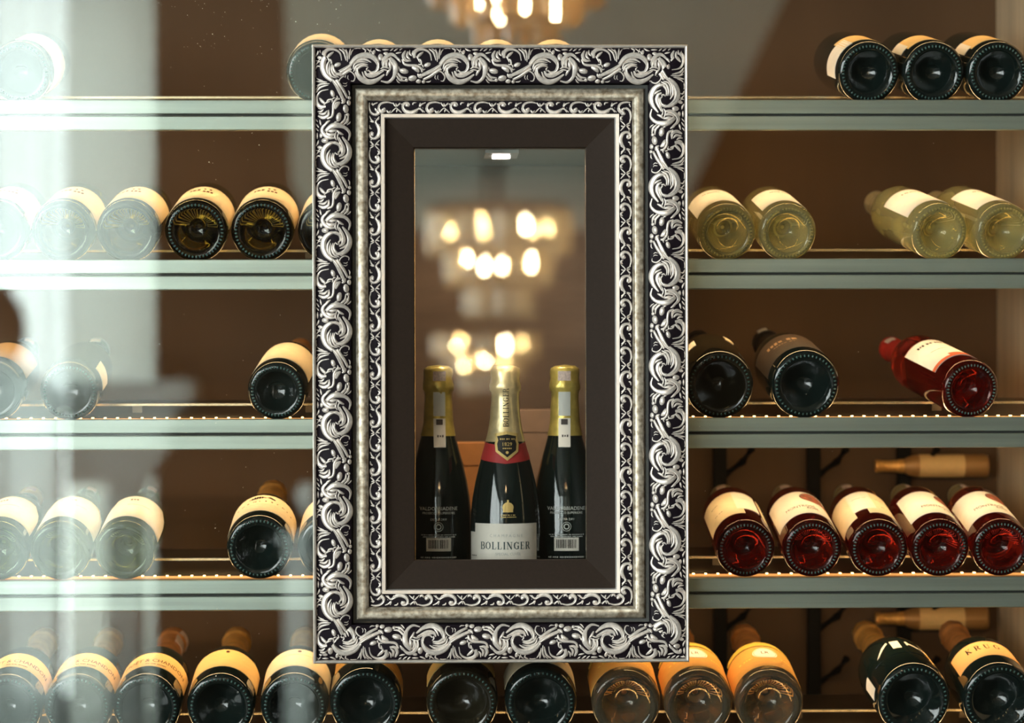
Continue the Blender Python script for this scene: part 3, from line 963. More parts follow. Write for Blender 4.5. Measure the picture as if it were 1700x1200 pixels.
# --- second shelf, left
for i, px in enumerate((-6, 104, 212, 325, 435, 546)):
    lb = ['cream labelled wine bottle cut by the photo edge, second shelf at far left', 'cream labelled wine bottle behind curtain fold reflection, second from left on second shelf',
          'pale veiled wine bottle with torn foil, third from left on second shelf', 'dark bottle with small print cream label, fourth from left on second shelf',
          'dark bottle with small print cream label, fifth from left on second shelf', 'cream labelled bottle mostly hidden behind the left frame edge, second shelf'][i]
    pr = [(vst(dashes(.010, 5, .0040, 3), 3.4), 'a', -18, .020, m_browntext, 'print'), (vst(dashes(.011, 5, .0040, 4), 3.4), 'b', 8, .030, m_browntext, 'print'),
          (vst(dashes(.011, 5, .0036, 5), 3.4), 'c', 8, .008, m_browntext, 'print')]
    lay(make_bottle(lb, 'bottle', 'bordeaux', WB, m_olive if i != 0 else m_brownglass, m_capbrown,
                    labels=[dict(w=.118, h=.115, z=.078, mat=m_cream, prints=pr)], stip=m_glint if i in (3, 4) else None, group='cream labelled bottles on the second shelf'), px, 1, WB, roll=(4, 6, -6, 4, 3, 0)[i])
# --- second shelf, right: pale wines
WW = .0362
for px, ro, yw, lb in ((1207, -4, 1, 'pale yellow white wine bottle nearest the right frame edge'), (1308, 14, 1, 'second pale white wine bottle from the frame with tilted cream label'),
                       (1561, -2, 7, 'pale white wine bottle with white label, left one of the pair near the steel side'), (1668, 16, 7, 'pale white wine bottle cut by the right photo edge beside the steel side')):
    pr = [(vst(dashes(.022, 8, .0022, px), 2.5), 'a%d' % px, -10, .030, m_greyink, 'print')]
    lay(make_bottle(lb, 'bottle', 'bordeaux', WW, m_yellowwine, m_palegold, labels=[dict(w=.082, h=.110, z=.086, mat=m_white, prints=pr)], stip=m_yellowwine, group='pale white wine bottles'), px, 1, WW, roll=ro, yaw=yw)
# --- third shelf
lay(make_bottle('dark bottle at far left of third shelf behind the reflected white cloth screen', 'bottle', 'burgundy', .0375, m_blackglass, m_capblack,
                labels=[dict(w=.08, h=.10, z=.085, mat=mat('brown_label', (.32, .22, .12), .7)), stamp(10)], group='bottles on the third shelf, left'), -12, 2, .0375, roll=14)
lay(make_bottle('dark bottle with white neck stamp standing alone, second on third shelf left', 'bottle', 'burgundy', .0368, m_brownglass, m_capblack,
                labels=[dict(w=.030, h=.05, z=.06, off=75, mat=m_white), stamp(0, m=m_white)], stip=m_glint, group='bottles on the third shelf, left'), 115, 2, .0368)
lay(make_bottle('dark bottle with large bright cream label beside the left frame edge, third shelf', 'bottle', 'burgundy', .0365, m_blackglass, m_copper,
                labels=[dict(w=.104, h=.112, z=.088, mat=m_cream)], stip=m_glint, group='bottles on the third shelf, left'), 459, 2, .0365, yaw=-3)
lay(make_bottle('dusty black bottle nearest the right frame edge, third shelf', 'bottle', 'champagne', .0425, m_brownglass, m_capblack, .225,
                labels=[dict(w=.030, h=.03, z=.10, off=-52, mat=m_white), dict(w=.012, h=.03, z=.125, off=32, mat=m_cream)], stip=m_glint, group='dark bottles on the third shelf, right'), 1195, 2, .0425)
dl = mat('dark_brown_label', (.055, .035, .022), .6, noise_amt=.3, noise_scale=150)
lay(make_bottle('large black bottle with dark brown label and white neck stamp, third shelf', 'bottle', 'champagne', .0430, m_blackglass, m_capblack, .225,
                labels=[dict(w=.130, h=.095, z=.075, mat=dl, prints=[(vst(dashes(.045, 9, .006, 8), 2.2), 'a', -22, .012, mat('tan_ink', (.28, .17, .09), .6), 'print'), (dashes(.03, 9, .0035, 9), 'b', -22, -.004, MATS['tan_ink'], 'print')]),
                        stamp(-20, 'champagne', m_white), dict(w=.004, h=.09, z=.07, off=78, mat=m_white, name='label_edge')], stip=m_glint, group='dark bottles on the third shelf, right'), 1338, 2, .0430, yaw=3)
WR = .0368
lay(make_bottle('lone red rose bottle with cream label lying askew on third shelf', 'bottle', 'bordeaux', WR, m_rose, m_capred,
                labels=[dict(w=.086, h=.110, z=.094, off=-8, mat=m_white, prints=[(vst(dashes(.050, 14, .0034, 12), 2.4), 'a', -4, .034, m_black, 'print'), (rects((-.043, -.055, .043, -.046), (-.012, -.048, .043, -.036)), 'b', 0, 0, m_redband, 'print_band'),
                                                                               (dashes(.02, 8, .0018, 13), 'c', -20, -.004, m_greyink, 'print')]), stamp(-35)], stip=m_glint, group='rose bottles'), 1613, 2, WR, roll=8, yaw=11)
# --- fourth shelf, left: green bottles and a dark champagne
WG = .0375
for px, ro, lb in ((-4, 0, 'green bottle with wide white label cut by the left photo edge, fourth shelf'), (100, 12, 'green bottle with cut corner white label, second from left on fourth shelf'), (207, 14, 'green bottle with cut corner white label beside the bare tray, fourth shelf')):
    pr = [(vst(dashes(.010, 4, .003, px + 30), 2.5), 'a%d' % px, -12, .034, m_greyink, 'print'), (vst(dashes(.028, 10, .0012, px + 31), 2), 'b%d' % px, 0, .008, m_greyink, 'print')]
    lay(make_bottle(lb, 'bottle', 'burgundy', WG, m_green, m_palegold if px < 0 else None, .262, labels=[dict(w=.092, h=.110, z=.084, mat=m_white, fn=cut_fn(.30), fk='cut', prints=pr), stamp(10)], group='green bottles on the fourth shelf'), px, 3, WG, roll=ro)
emb = join(rects((-.012, 0, -.009, .004), (-.0085, 0, -.006, .0055), (-.0055, 0, -.003, .0055), (-.0025, 0, 0, .0055), (.0005, .001, .003, .005)), rects((.003, .002, .007, .0035)), poly([(.007, .003), (.012, .005), (.019, .001), (.018, -.001), (.011, .002)]), rects((-.015, .001, -.0125, .0025)))
lay(make_bottle('dark champagne bottle with cream label bearing a black emblem, fourth shelf left of frame', 'bottle', 'cuvee', .0405, m_blackglass, m_gold, .195,
                labels=[dict(w=.128, h=.085, z=.074, mat=m_cream, fn=arch_fn(.004), fk='arch', prints=[(vst(emb, 2.2), 'e', -4, .020, m_black, 'emblem'), (vst(join(*[shift(dashes(.0022, 1, .0022, k), -.033 + k * .0075, -.0004 * (k - 5) ** 2 * .25) for k in range(11)]), 2.2), 't', 0, .006, m_browntext, 'print'),
                                                                                                             (dashes(.04, 10, .0009, 77), 'l', 0, -.010, m_redband, 'print')])], stip=m_glint, seed=3, group='champagne bottles'), 430, 3, .0405)
lay(make_bottle('champagne bottle mostly hidden behind the left frame edge, fourth shelf', 'bottle', 'cuvee', .0405, m_blackglass, m_palegold, .195,
                labels=[dict(w=.128, h=.085, z=.074, mat=m_cream)], group='champagne bottles'), 548, 3, .0405)
# --- fourth shelf, right: rose bottles
for i, (px, ro) in enumerate(((1238, 0), (1349, 4), (1459, 0), (1561, 26), (1663, 10))):
    back = i in (0, 2)
    lb = ['rose bottle with back labels nearest the right frame edge, fourth shelf', 'rose bottle showing a russet picture on its label, second from frame, fourth shelf',
          'rose bottle with two split back labels, third of five on the fourth shelf', 'rose bottle with label turned to the right, fourth of five on the fourth shelf',
          'rose bottle with russet picture label beside the steel side, fifth on the fourth shelf'][i]
    if back:
        ls = [dict(w=.058, h=.118, z=.098, off=-40 if i == 0 else 36, mat=m_cream, prints=[(dashes(.010, 3, .0025, 20), 'a', -10, .020, m_greyink, 'print'), (dashes(.012, 3, .0025, 21), 'b', -6, -.022, m_greyink, 'print')]),
              dict(w=.030, h=.092, z=.110, off=16 if i == 0 else -14, mat=m_white, name='strip_label', prints=[(dashes(.018, 5, .0018, 22), 'c', 0, .012, m_greyink, 'print')]),
              dict(w=.034, h=.118, z=.098, off=74 if i == 0 else -62, mat=m_cream, name='side_label')]
    else:
        fish = join(disc(.015, .022, 20, .012, .030), poly([(.020, .044), (.034, .020), (.043, -.012), (.037, -.018), (.026, .004), (.014, .014)]))
        ls = [dict(w=.104, h=.118, z=.098, off=0, mat=m_white, prints=[(fish, 'fish', 0, .0, m_fish, 'picture'), (shift(ringgeo(.0150, .0164, 24, 0, 0, 1.45), .012, .030), 'fr', 0, .0, m_greyink, 'picture_border'),
                                                                      (vst(text_geo('MONTROSE', .0072), 2.0), 'm', -15, -.022, m_greyink, 'lettering'), (vst(text_geo('ROSÉ', .0062), 2.0), 'r', 8, -.034, m_greyink, 'lettering')])]
    ls.append(stamp(-15 + 5 * i))
    lay(make_bottle(lb, 'bottle', 'bordeaux', WR, m_rose, m_capolive, .244, labels=ls, stip=m_glint, group='rose bottles'), px, 3, WR, roll=ro)
# --- lowest shelf
CH = .0418
CL = {'moet': None}


def crown(s): return poly([(-.5 * s, 0), (-.55 * s, .5 * s), (-.25 * s, .25 * s), (0, .6 * s), (.25 * s, .25 * s), (.55 * s, .5 * s), (.5 * s, 0)])


def moet_prints(i):
    return [(vst(text_geo('MOËT & CHANDON', .0094), 1.9), 'm%d' % i, 0, -.006, m_browntext, 'lettering'), (vst(crown(.011), 1.8), 'c', 0, .010, m_goldink, 'crown_emblem'), (vst(dashes(.026, 8, .0016, 51), 2), 'd', 0, -.021, m_browntext, 'print')]


gl = 'champagne bottles on the lowest shelf'
for i, (px, ro, lb, fo) in enumerate(((12, 8, 'champagne bottle with gold label cut by the left photo edge, lowest shelf', m_palegold), (129, 6, 'champagne bottle with gold band label, second from left on lowest shelf, behind grey reflection', m_palegold),
                                      (243, 10, 'champagne bottle with gold band label and torn copper foil, third from left on lowest shelf', m_copper))):
    ls = [dict(w=.108, h=.058, z=.068, mat=m_yellow, fn=arch_fn(.003), fk='a3', prints=moet_prints(i)), dict(w=.012, h=.026, z=.040, off=-74, mat=m_cream, name='side_label')]
    if i == 2:
        ls.append(dict(w=.030, h=.050, z=.275, off=70, mat=m_stamp, name='foil_flap', neck=True))
    lay(make_bottle(lb, 'bottle', 'cuvee', CH, m_blackglass, fo, .190, labels=ls, stip=m_glint, seed=i, group=gl), px, 4, CH, roll=ro, yaw=-1)
for px, lb, lm, fo in ((366, 'champagne bottle with plain yellow label and gold foil, fourth from left on lowest shelf', m_yellow, m_gold), (488, 'champagne bottle with cream label by the white pedestal reflection, left of frame corner, lowest shelf', m_cream, m_palegold)):
    lay(make_bottle(lb, 'bottle', 'cuvee', CH, m_blackglass, fo, .190, labels=[dict(w=.116, h=.074, z=.074, mat=lm, fn=arch_fn(.003), fk='a4', prints=[(disc(.0026, .0050, 8), 'd', 0, .026, m_browntext, 'emblem'), (vst(dashes(.05, 10, .0022, 60), 2), 'x', 0, .012, m_goldink, 'print')]),
                                                                                 dict(w=.012, h=.026, z=.040, off=-76, mat=m_cream, name='side_label')], stip=m_glint, seed=px, group=gl), px, 4, CH, roll=4)
CB = .0445
lay(make_bottle('black champagne bottle under the lower left corner of the frame', 'bottle', 'cuvee', CB, m_blackglass, m_gold, .190,
                labels=[dict(w=.118, h=.05, z=.068, off=14, mat=m_gold, fn=lambda u, v, a, b: (u * a / 2, v * b / 2 - .012 * u), fk='sl')], stip=m_glint, group=gl), 607, 4, CB)
lay(make_bottle('brown tinted black bottle with slanted gold label under the frame, lowest shelf', 'bottle', 'cuvee', CB, m_brownglass, m_gold, .190,
                labels=[dict(w=.110, h=.05, z=.070, off=-4, mat=m_goldink, fn=lambda u, v, a, b: (u * a / 2, v * b / 2 + .010 * u), fk='sr')], stip=m_glint, group=gl), 767, 4, CB)
lay(make_bottle('black champagne bottle with lettered cream and white label under the frame middle', 'bottle', 'cuvee', CB, m_blackglass, m_gold, .190,
                labels=[dict(w=.125, h=.060, z=.060, off=2, mat=m_cream, prints=[(vst(text_geo('LOUIS ROEDERER', .0080), 1.8), 'l', 4, .004, m_black, 'lettering')])], stip=m_glint, group=gl), 898, 4, CB)
CC = .0425
for px, wh in ((1040, 'first'), (1160, 'second'), (1278, 'third')):
    mono = [(disc(.0135, .0185, 26), 'd', 0, .012, m_white, 'medallion'), (ringgeo(.0142, .0156, 28, 0, 0, 1.38), 'r', 0, .012, m_white, 'medallion_ring'),
            (vst(join(shift(dashes(.018, 5, .0035, 70), -.028, .0), shift(dashes(.018, 5, .0035, 71), .028, 0)), 2), 's', 0, -.004, m_yband, 'scrollwork')]
    rt = make_bottle('%s of three clear gold champagne bottles with white medallions, lowest shelf' % wh, 'bottle', 'cuvee', CC, m_clear, m_copper, .212,
                     labels=[dict(w=.128, h=.086, z=.066, mat=m_amberlabel, fn=arch_fn(.002), fk='a2', prints=mono), dict(w=.112, h=.022, z=.126, mat=m_yband, name='band_label')], seed=px, group='clear gold champagne bottles')
    lay(rt, px, 4, CC, roll=2)
    lab = [c for c in rt.children if c.name.startswith('label')][0]
    obj('lettering', print_mesh(lambda z: radius_at('cuvee', CC, z), vst(text_geo('LR', .0095), 1.6), .078, 0, .0011, m_browntext, ('lr', CC)), None, lab)
sym = join(poly([(-.034, -.004), (-.030, -.003), (-.016, .010), (-.012, .013), (-.013, .016), (-.022, .009)]), rects((-.009, .000, .002, .016)), poly([(.010, .006), (.0125, .006), (.0125, .009), (.030, .002), (.034, .000), (.033, .004), (.014, .011), (.0125, .015), (.010, .015)]))
lay(make_bottle('large black champagne bottle with white strokes and barcode patch, second from steel side, lowest shelf', 'bottle', 'cuvee', .0460, m_blackglass, m_gold, .176,
                labels=[dict(w=.085, h=.060, z=.085, off=-4, mat=m_blackglass, name='back_label', prints=[(vst(sym, 1.9), 's', 0, -.010, m_white, 'white_print')]), dict(w=.030, h=.066, z=.066, off=58, mat=m_yellow), dict(w=.016, h=.050, z=.045, off=-88, mat=m_white, name='side_label')],
                stip=m_glint, seed=11, group=gl), 1518, 4, .0460, yaw=3)
lay(make_bottle('black champagne bottle with lettered orange label beside the steel side, lowest shelf', 'bottle', 'cuvee', .0460, m_blackglass, m_copper, .176,
                labels=[dict(w=.090, h=.062, z=.072, off=-8, mat=mat('orange_paper', (.80, .44, .16), .6), fn=arch_fn(.003), fk='kr', prints=[(vst(serif_geo('KRUG', .0125, .55), 1.9), 'k', 0, .006, m_black, 'lettering')])], stip=m_glint, seed=12, group=gl), 1660, 4, .0460, roll=-2, yaw=1)

# --- three bottles standing in the niche
def stand(root, px, y, z, rot=0):
    x = P(px, 800, y).x
    root.matrix_world = Matrix.Translation((x, y, z + .0005)) @ Matrix.Rotation(R_(rot), 4, 'Z')


def valdo(lb, off_stamp, rot):
    pr = [(text_geo('VALDOBBIADENE', .0062), 'v', 0, .026, m_paleink, 'lettering'), (text_geo('PROSECCO SUPERIORE', .0040), 'p', 0, .0205, m_paleink, 'lettering'),
          (text_geo('EXTRA DRY', .0038), 'e', 0, .0125, m_paleink, 'lettering'), (ringgeo(.0052, .0058), 'c1', 0, .0035, m_paleink, 'roundel'), (ringgeo(.0024, .0036), 'c2', 0, .0035, m_paleink, 'roundel'),
          (join(dashes(.044, 20, .0013, 91), shift(dashes(.040, 20, .0013, 92), 0, -.0024), shift(dashes(.02, 20, .0013, 93), 0, -.0046)), 't', 0, -.0065, m_paleink, 'print'),
          (join(shift(dashes(.046, 20, .0020, 94), 0, 0), shift(dashes(.046, 20, .0014, 95), 0, -.004)), 'u', 0, -.0345, m_paleink, 'print')]
    bars = []; x = -.0125; rnd = random.Random(5)
    while x < .0125:
        l = rnd.choice((.0005, .0009, .0013)); bars.append((x, -.0050, x + l, .0060)); x += l + rnd.choice((.0006, .0010))
    ls = [dict(w=.062, h=.082, z=.112, off=0, mat=m_blackglass, name='black_label', prints=pr),
          dict(w=.031, h=.0165, z=.0935, off=0, mat=m_white, name='barcode_label', prints=[(rects(*bars), 'b', 0, 0, m_black, 'barcode')]),
          dict(w=.0150, h=.030, z=.268, off=off_stamp, mat=m_paleink, name='neck_strip', neck=True), dict(w=.0150, h=.036, z=.232, off=off_stamp, mat=m_white, name='neck_strip', neck=True,
                                                                                                  prints=[(rects((-.004, .010, .004, .017)), 'k', 0, 0, m_greyink, 'print'), (dashes(.006, 3, .003, 8), 'j', 0, -.004, m_greyink, 'print')]),
          dict(w=.016, h=.012, z=.303, off=off_stamp, mat=m_stamp, name='tax_stamp', neck=True)]
    return make_bottle(lb, 'bottle', 'champagne', .0415, m_blackglass, m_yfoil, .228, labels=ls, seed=rot + 5, group='black prosecco bottles in the niche')


zl_ = P(850, 610, .145).z - .317 - .0005
stand(valdo('black prosecco bottle with yellow foil at left inside the framed niche', 4, 3), 728, .145, NZ0)
stand(valdo('black prosecco bottle with yellow foil at right inside the framed niche', -4, -3), 938, .145, NZ0)
bl = [dict(w=.090, h=.052, z=.096, off=0, mat=m_white, prints=[(serif_geo('BOLLINGER', .0118, .16), 'b', -2, -.001, m_teal, 'lettering'), (text_geo('C H A M P A G N E', .0050), 'c', 0, .011, mat('pale_grey_ink', (.45, .46, .43), .6), 'lettering'),
                                                                (text_geo('SPECIAL CUVÉE', .0046), 's', 3, -.0115, MATS['pale_grey_ink'], 'lettering')]),
      dict(w=.020, h=.046, z=.088, off=-64, mat=m_white, name='side_label', prints=[(dashes(.010, 4, .0016, 30), 'd', 0, -.006, m_greyink, 'print')]),
      dict(w=.0165, h=.0180, z=.141, off=3, mat=m_blackglass, name='gold_crest', prints=[(join(disc(.0068, .0062), rects((-.0062, -.006, .0062, -.001), (-.0011, .006, .0011, .009)), shift(dashes(.018, 6, .0014, 31), 0, -.0095), shift(dashes(.018, 6, .0014, 32), 0, -.012)), 'g', 0, .001, m_goldink, 'crest_print')]),
      dict(w=.100, h=.022, z=.212, off=0, mat=m_redcollar, name='red_collar', fn=lambda u, v, a, b: (u * a / 2, v * b / 2 - .006 * (1 - abs(u))), fk='rc')]
shield = poly([(-.0150, .014), (0, .017), (.0150, .014), (.0130, .008), (.0150, .002), (.0140, -.008), (0, -.019), (-.0140, -.008), (-.0150, .002), (-.0130, .008)])
inner = poly([(x * .78, y * .78) for x, y in shield[0]])
boll = make_bottle('champagne bottle with gold neck, red collar and white label in the middle of the niche', 'bottle', 'champagne', .0435, m_blackglass, m_palegold, .222, labels=bl, seed=21)
rfb = lambda z: radius_at('champagne', .0435, z) + .0012
sh_ = obj('neck_shield', print_mesh(rfb, shield, .218, R_(3), .0012, m_goldink, 'shield', 'neck_shield'), None, boll)
obj('shield_field', print_mesh(rfb, inner, .218, R_(3), .0016, m_capblack, 'shieldin', 'shield_field'), None, sh_)
obj('lettering', print_mesh(rfb, join(shift(text_geo('1829', .0062), 0, .001), shift(dashes(.016, 6, .0020, 40), 0, .0075), shift(dashes(.010, 6, .0018, 41), 0, -.004), disc(.0018, .0018, 8, 0, -.009)), .218, R_(3), .0020, m_goldink, 'shieldt'), None, sh_)
obj('lettering', print_mesh(rfb, serif_geo('BOLLINGER', .0088, .14), .264, R_(1), .0012, m_capblack, 'neckt', vertical=True), None, boll)
stand(boll, 839, .098, NZ0)

# boxes added behind the bottles, their colours standing in for glow on the back
for pa, pb, pt, nm, lb, c in ((748, 806, 735, 'glow_stand_in_box', 'orange stand-in gift box, coloured as the warm glow behind the bottles at left in the niche', (.90, .36, .10)),
                              (852, 930, 680, 'glow_stand_in_box', 'tan brown stand-in gift box, coloured as the paler back behind the bottles at right in the niche', (.45, .27, .16))):
    a, b = P(pa, pt, .30), P(pb, pt, .30)
    g = tag(empty(nm, ((a.x + b.x) / 2, .33, NZ0)), lb, 'box', 'stand-in gift boxes in the niche')
    hw_, hh_ = (b.x - a.x) / 2, a.z - NZ0
    cm_ = mat(lb.split(' gift')[0].replace(' ', '_') + '_card', c, .5, noise_amt=.1, noise_scale=60)
    obj('carton', MB().box((-hw_ + .0008, -.0292, .0005), (hw_ - .0008, .0292, hh_ - .030)).mesh('carton', bevel=.0008), cm_, g)
    obj('lid', MB().box((-hw_, -.030, hh_ - .030), (hw_, .030, hh_)).mesh('lid', bevel=.0008), cm_, g)

# ------------------------------------------------------------------ peg rack on the cabinet back, lower right
m_iron = mat('black_iron', (.006, .005, .004), .6, spec=.1)
rz0, rz1 = ZB + .005, LIP_Z[2] - .05
for px, nm in ((1196, 'nearest the frame'), (1352, 'in the middle'), (1502, 'nearest the steel side')):
    x = P(px, 850, .50).x
    rk = tag(empty('rack_post', (x, .51, rz0)), 'black iron bottle rack post with pegs on the cabinet back, %s' % nm, 'rack', 'black iron rack posts')
    obj('upright', MB().box((-.009, -.010, 0), (.009, .008, rz1 - rz0)).mesh('upright', bevel=.001), m_iron, rk)
    for py in (772, 860, 1030, 1120):
        z = P(px, py, .47).z - rz0
        pm = MB().tube([(.008, -.002, z - .014), (.030, -.022, z + .004), (.040, -.040, z + .022)], .0055, 8).mesh('peg', smooth=True)
        obj('peg', pm, m_iron, rk)
for i, (py, lb) in enumerate(((773, 'amber bottle lying across the back rack, seen above the rose bottles'), (1026, 'amber bottle lying across the back rack, seen above the orange labelled champagne bottle'))):
    rt = make_bottle(lb, 'bottle', 'bordeaux', .030, m_capbrown, m_gold, .225, labels=[dict(w=.12, h=.12, z=.125, mat=m_yellow)], group='amber bottles on the back rack')
    a = P(1640, py, .485); rt.matrix_world = Matrix.Translation(a) @ Matrix.Scale(.52, 4) @ Matrix.Rotation(-PI / 2, 4, 'Y') @ Matrix.Rotation(R_(0), 4, 'Z')

# ------------------------------------------------------------------ the room behind the camera (seen mirrored in the glass)
m_wall = mat('dark_brown_wall', (.026, .016, .009), .7, spec=.2, noise_amt=.2, noise_scale=2)
m_ceil = mat('grey_ceiling', (.20, .20, .18), .8)
m_floor = mat('dark_wood_floor', (.05, .032, .02), .4, noise_amt=.4, noise_scale=6, stretch=(8, .5, 1))
m_grey = mat('grey_plaster', (.86, .88, .77), .8, noise_amt=.08, noise_scale=3)
m_wht = mat('white_paint', (.90, .93, .91), .5, noise_amt=.05, noise_scale=6)
RX = 3.0
struct(obj('floor', MB().box((-RX - .1, REAR - .1, -.05), (RX + .1, .6, 0)), m_floor))
struct(obj('ceiling', MB().box((-RX - .1, REAR - .1, 3.3), (RX + .1, .6, 3.35)), m_ceil))
struct(obj('wall_right', MB().box((RX, REAR - .1, 0), (RX + .1, .6, 3.3)), m_wall))
mb = MB()
mb.box((-RX - .1, REAR - .1, 0), (-RX, WIN_Y0, 3.3)).box((-RX - .1, WIN_Y1, 0), (-RX, .6, 3.3))
mb.box((-RX - .1, WIN_Y0, 0), (-RX, WIN_Y1, WIN_Z0)).box((-RX - .1, WIN_Y0, WIN_Z1), (-RX, WIN_Y1, 3.3))
struct(obj('wall_left', mb, m_wall))
mb = MB()
mb.box((-RX, REAR - .1, 0), (RW_X0, REAR, 3.3)).box((RW_X1, REAR - .1, 0), (RX, REAR, 3.3))
mb.box((RW_X0, REAR - .1, 0), (RW_X1, REAR, RW_Z0)).box((RW_X0, REAR - .1, RW_Z1), (RW_X1, REAR, 3.3))
struct(obj('wall_rear', mb, m_wall))
mb = MB()
mb.box((-RX, .0, 0), (XL - .10, .1, 3.3)).box((XR + .10, .0, 0), (RX, .1, 3.3))
mb.box((XL - .10, .0, 0), (XR + .10, .1, ZB - .035)).box((XL - .10, .0, ZT + .04), (XR + .10, .1, 3.3))
mb.box((XL - .10, .009, ZB - .035), (XL - .021, .1, ZT + .04)).box((XR + .021, .009, ZB - .035), (XR + .10, .1, ZT + .04))
mb.box((XL - .021, .009, ZT + .031), (XR + .021, .1, ZT + .04))
struct(obj('wall_front', mb, m_wall))
wf = MB()
for yy in (WIN_Y0, (WIN_Y0 + WIN_Y1) / 2 - .025, WIN_Y1 - .05):
    wf.box((-RX - .08, yy, WIN_Z0), (-RX - .02, yy + .05, WIN_Z1))
wf.box((-RX - .08, WIN_Y0, WIN_Z0), (-RX - .02, WIN_Y1, WIN_Z0 + .05)).box((-RX - .08, WIN_Y0, WIN_Z1 - .05), (-RX - .02, WIN_Y1, WIN_Z1))
struct(obj('window_2', wf, m_wht))
wf = MB()
for xx in (RW_X0, (RW_X0 + RW_X1) / 2 - .02, RW_X1 - .04):
    wf.box((xx, REAR - .09, RW_Z0), (xx + .04, REAR - .04, RW_Z1))
wf.box((RW_X0, REAR - .09, RW_Z0), (RW_X1, REAR - .04, RW_Z0 + .04)).box((RW_X0, REAR - .09, RW_Z1 - .04), (RW_X1, REAR - .04, RW_Z1))
struct(obj('window_3', wf, m_wht))


def curtain(x0, x1, z0, z1, y, folds, amp, label, cloth=None, lean=0):
    n = folds * 10; mb = MB(); rnd = random.Random(folds)
    ph = [rnd.uniform(.6, 1.4) for _ in range(folds + 1)]
    for side in (0,):
        for z in (z0, 1.5, z1):
            for i in range(n + 1):
                t = i / n; f = t * folds
                yy = y + amp * ph[min(int(f), folds)] * math.sin(2 * PI * f) + side
                mb.v.append((x0 + (x1 - x0) * t - lean * t * min(1, max(0, (z - 1.5) / 1.4)) , yy, z))
    m_ = n + 1
    for s in (0,):
        for r in (0, 1):
            for i in range(n):
                a = s * 3 * m_ + r * m_ + i
                q = (a, a + 1, a + m_ + 1, a + m_)
                mb.f.append(q if s == 0 else q[::-1])
    me = mb.mesh('sheer_curtain'); me.polygons.foreach_set('use_smooth', [True] * len(me.polygons))
    o = obj('sheer_curtain' if not cloth else 'drape_curtain', me, cloth or mat_mix('sheer_white_cloth', 'sheer', (.94, .97, .97), transp=.35, dif=.15))
    return tag(o, label, 'curtain')


xa = M(-260, 600, 8.2).x; xb = M(112, 600, 8.2).x
curtain(xa, xb, 1.30, 3.15, -8.2, 9, .045, 'sheer white curtain mirrored as pale folds at the far left')

# heavier grey-white drape beside the sheer
zmt, zmb = M(250, 632, 7.6).z, M(250, 672, 7.6).z
curtain(M(112, 600, 8.05).x, M(258, 600, 8.05).x, .03, 3.15, -8.05, 6, .016, 'plain grey-white drape mirrored beside the sheer curtain',
        mat_mix('grey_white_drape', 'sheer', (.86, .87, .82), transp=.0, dif=.12))

mant = tag(empty('mantel_console', (M(200, 900, 7.6).x, -7.6, 0)), 'white moulded mantel console mirrored at left with projecting top', 'console')
mx, my = mant.location.x, 0
e1 = M(328, 650, 7.6).x - mx; e0 = M(120, 650, 7.6).x - mx
obj('top_board', MB().box((e0, -.12, zmb), (e1, .20, zmt)).mesh('top_board', bevel=.012), m_wht, mant)
z2 = M(250, 735, 7.6).z; z3 = M(250, 800, 7.6).z; ew = M(282, 760, 7.6).x - mx; ew2 = M(245, 900, 7.6).x - mx; e3 = M(205, 900, 7.6).x - mx
obj('moulding', MB().hexa([(e0, -.06, z2), (ew - .03, -.06, z2), (ew - .03, .18, z2), (e0, .18, z2)], [(e0, -.10, zmb), (ew + .05, -.10, zmb), (ew + .05, .19, zmb), (e0, .19, zmb)]), m_wht, mant)
obj('moulding', MB().hexa([(e0, -.05, z3), (ew2, -.05, z3), (ew2, .17, z3), (e0, .17, z3)], [(e0, -.07, z2), (ew + .02, -.07, z2), (ew + .02, .18, z2), (e0, .18, z2)]), m_wht, mant)
obj('leg', MB().box((e3 - .05, -.04, 0), (ew2 - .01, .16, z3)).mesh('leg', bevel=.01), m_wht, mant)

# made-up white cloth screen with a sloping top, backlit to brighten the lower-left reflection, a brown vase on a stand behind it
ya, yb_ = 7.75, 7.35
sl = [M(-190, 560, ya), M(4, 594, 7.55), M(97, 655, yb_)]
scr = tag(empty('added_fabric_screen', (sl[1].x, -7.55, 0)), 'added white cloth screen with sloping top, backlit as the bright mirrored patch at the lower left', 'screen')
SO = Vector(scr.location)
m_scr = mat_mix('white_screen_cloth', 'sheer', (.93, .97, .96), transp=.12, dif=.12)
for k, (a, b) in enumerate(zip(sl, sl[1:])):
    n = 14; mb = MB()
    for i in range(n + 1):
        t = i / n; p = a.lerp(b, t)
        yy = p.y + .010 * math.sin(t * PI * 7)
        mb.v += [(p.x - SO.x, yy - SO.y, .06), (p.x - SO.x, yy - SO.y, p.z)]
    mb.f += [(2 * i, 2 * i + 2, 2 * i + 3, 2 * i + 1) for i in range(n)]
    me = mb.mesh('cloth_panel'); me.polygons.foreach_set('use_smooth', [True] * len(me.polygons))
    obj('cloth_panel', me, m_scr, scr)
    obj('top_bar', MB().tube([a - SO, b - SO], .016, 8), m_wht, scr)
for p in sl:
    obj('post', MB().tube([(p.x - SO.x, p.y - SO.y, 0), (p.x - SO.x, p.y - SO.y, p.z + .01)], .017, 10), m_wht, scr)
vp = M(2, 600, 7.95); vz = M(2, 606, 7.95).z
st = MB().lathe([(0, 0), (.13, 0), (.13, .02), (.03, .05), (.022, .4), (.022, vz - .06), (.09, vz - .02), (.10, vz), (0, vz)], 24).mesh('plant_stand', smooth=True)
tag(obj('plant_stand', st, mat('brown_wood', (.06, .035, .02), .5), None, (vp.x, -7.95, 0)), 'slim brown wooden stand under the vase behind the cloth screen', 'stand')
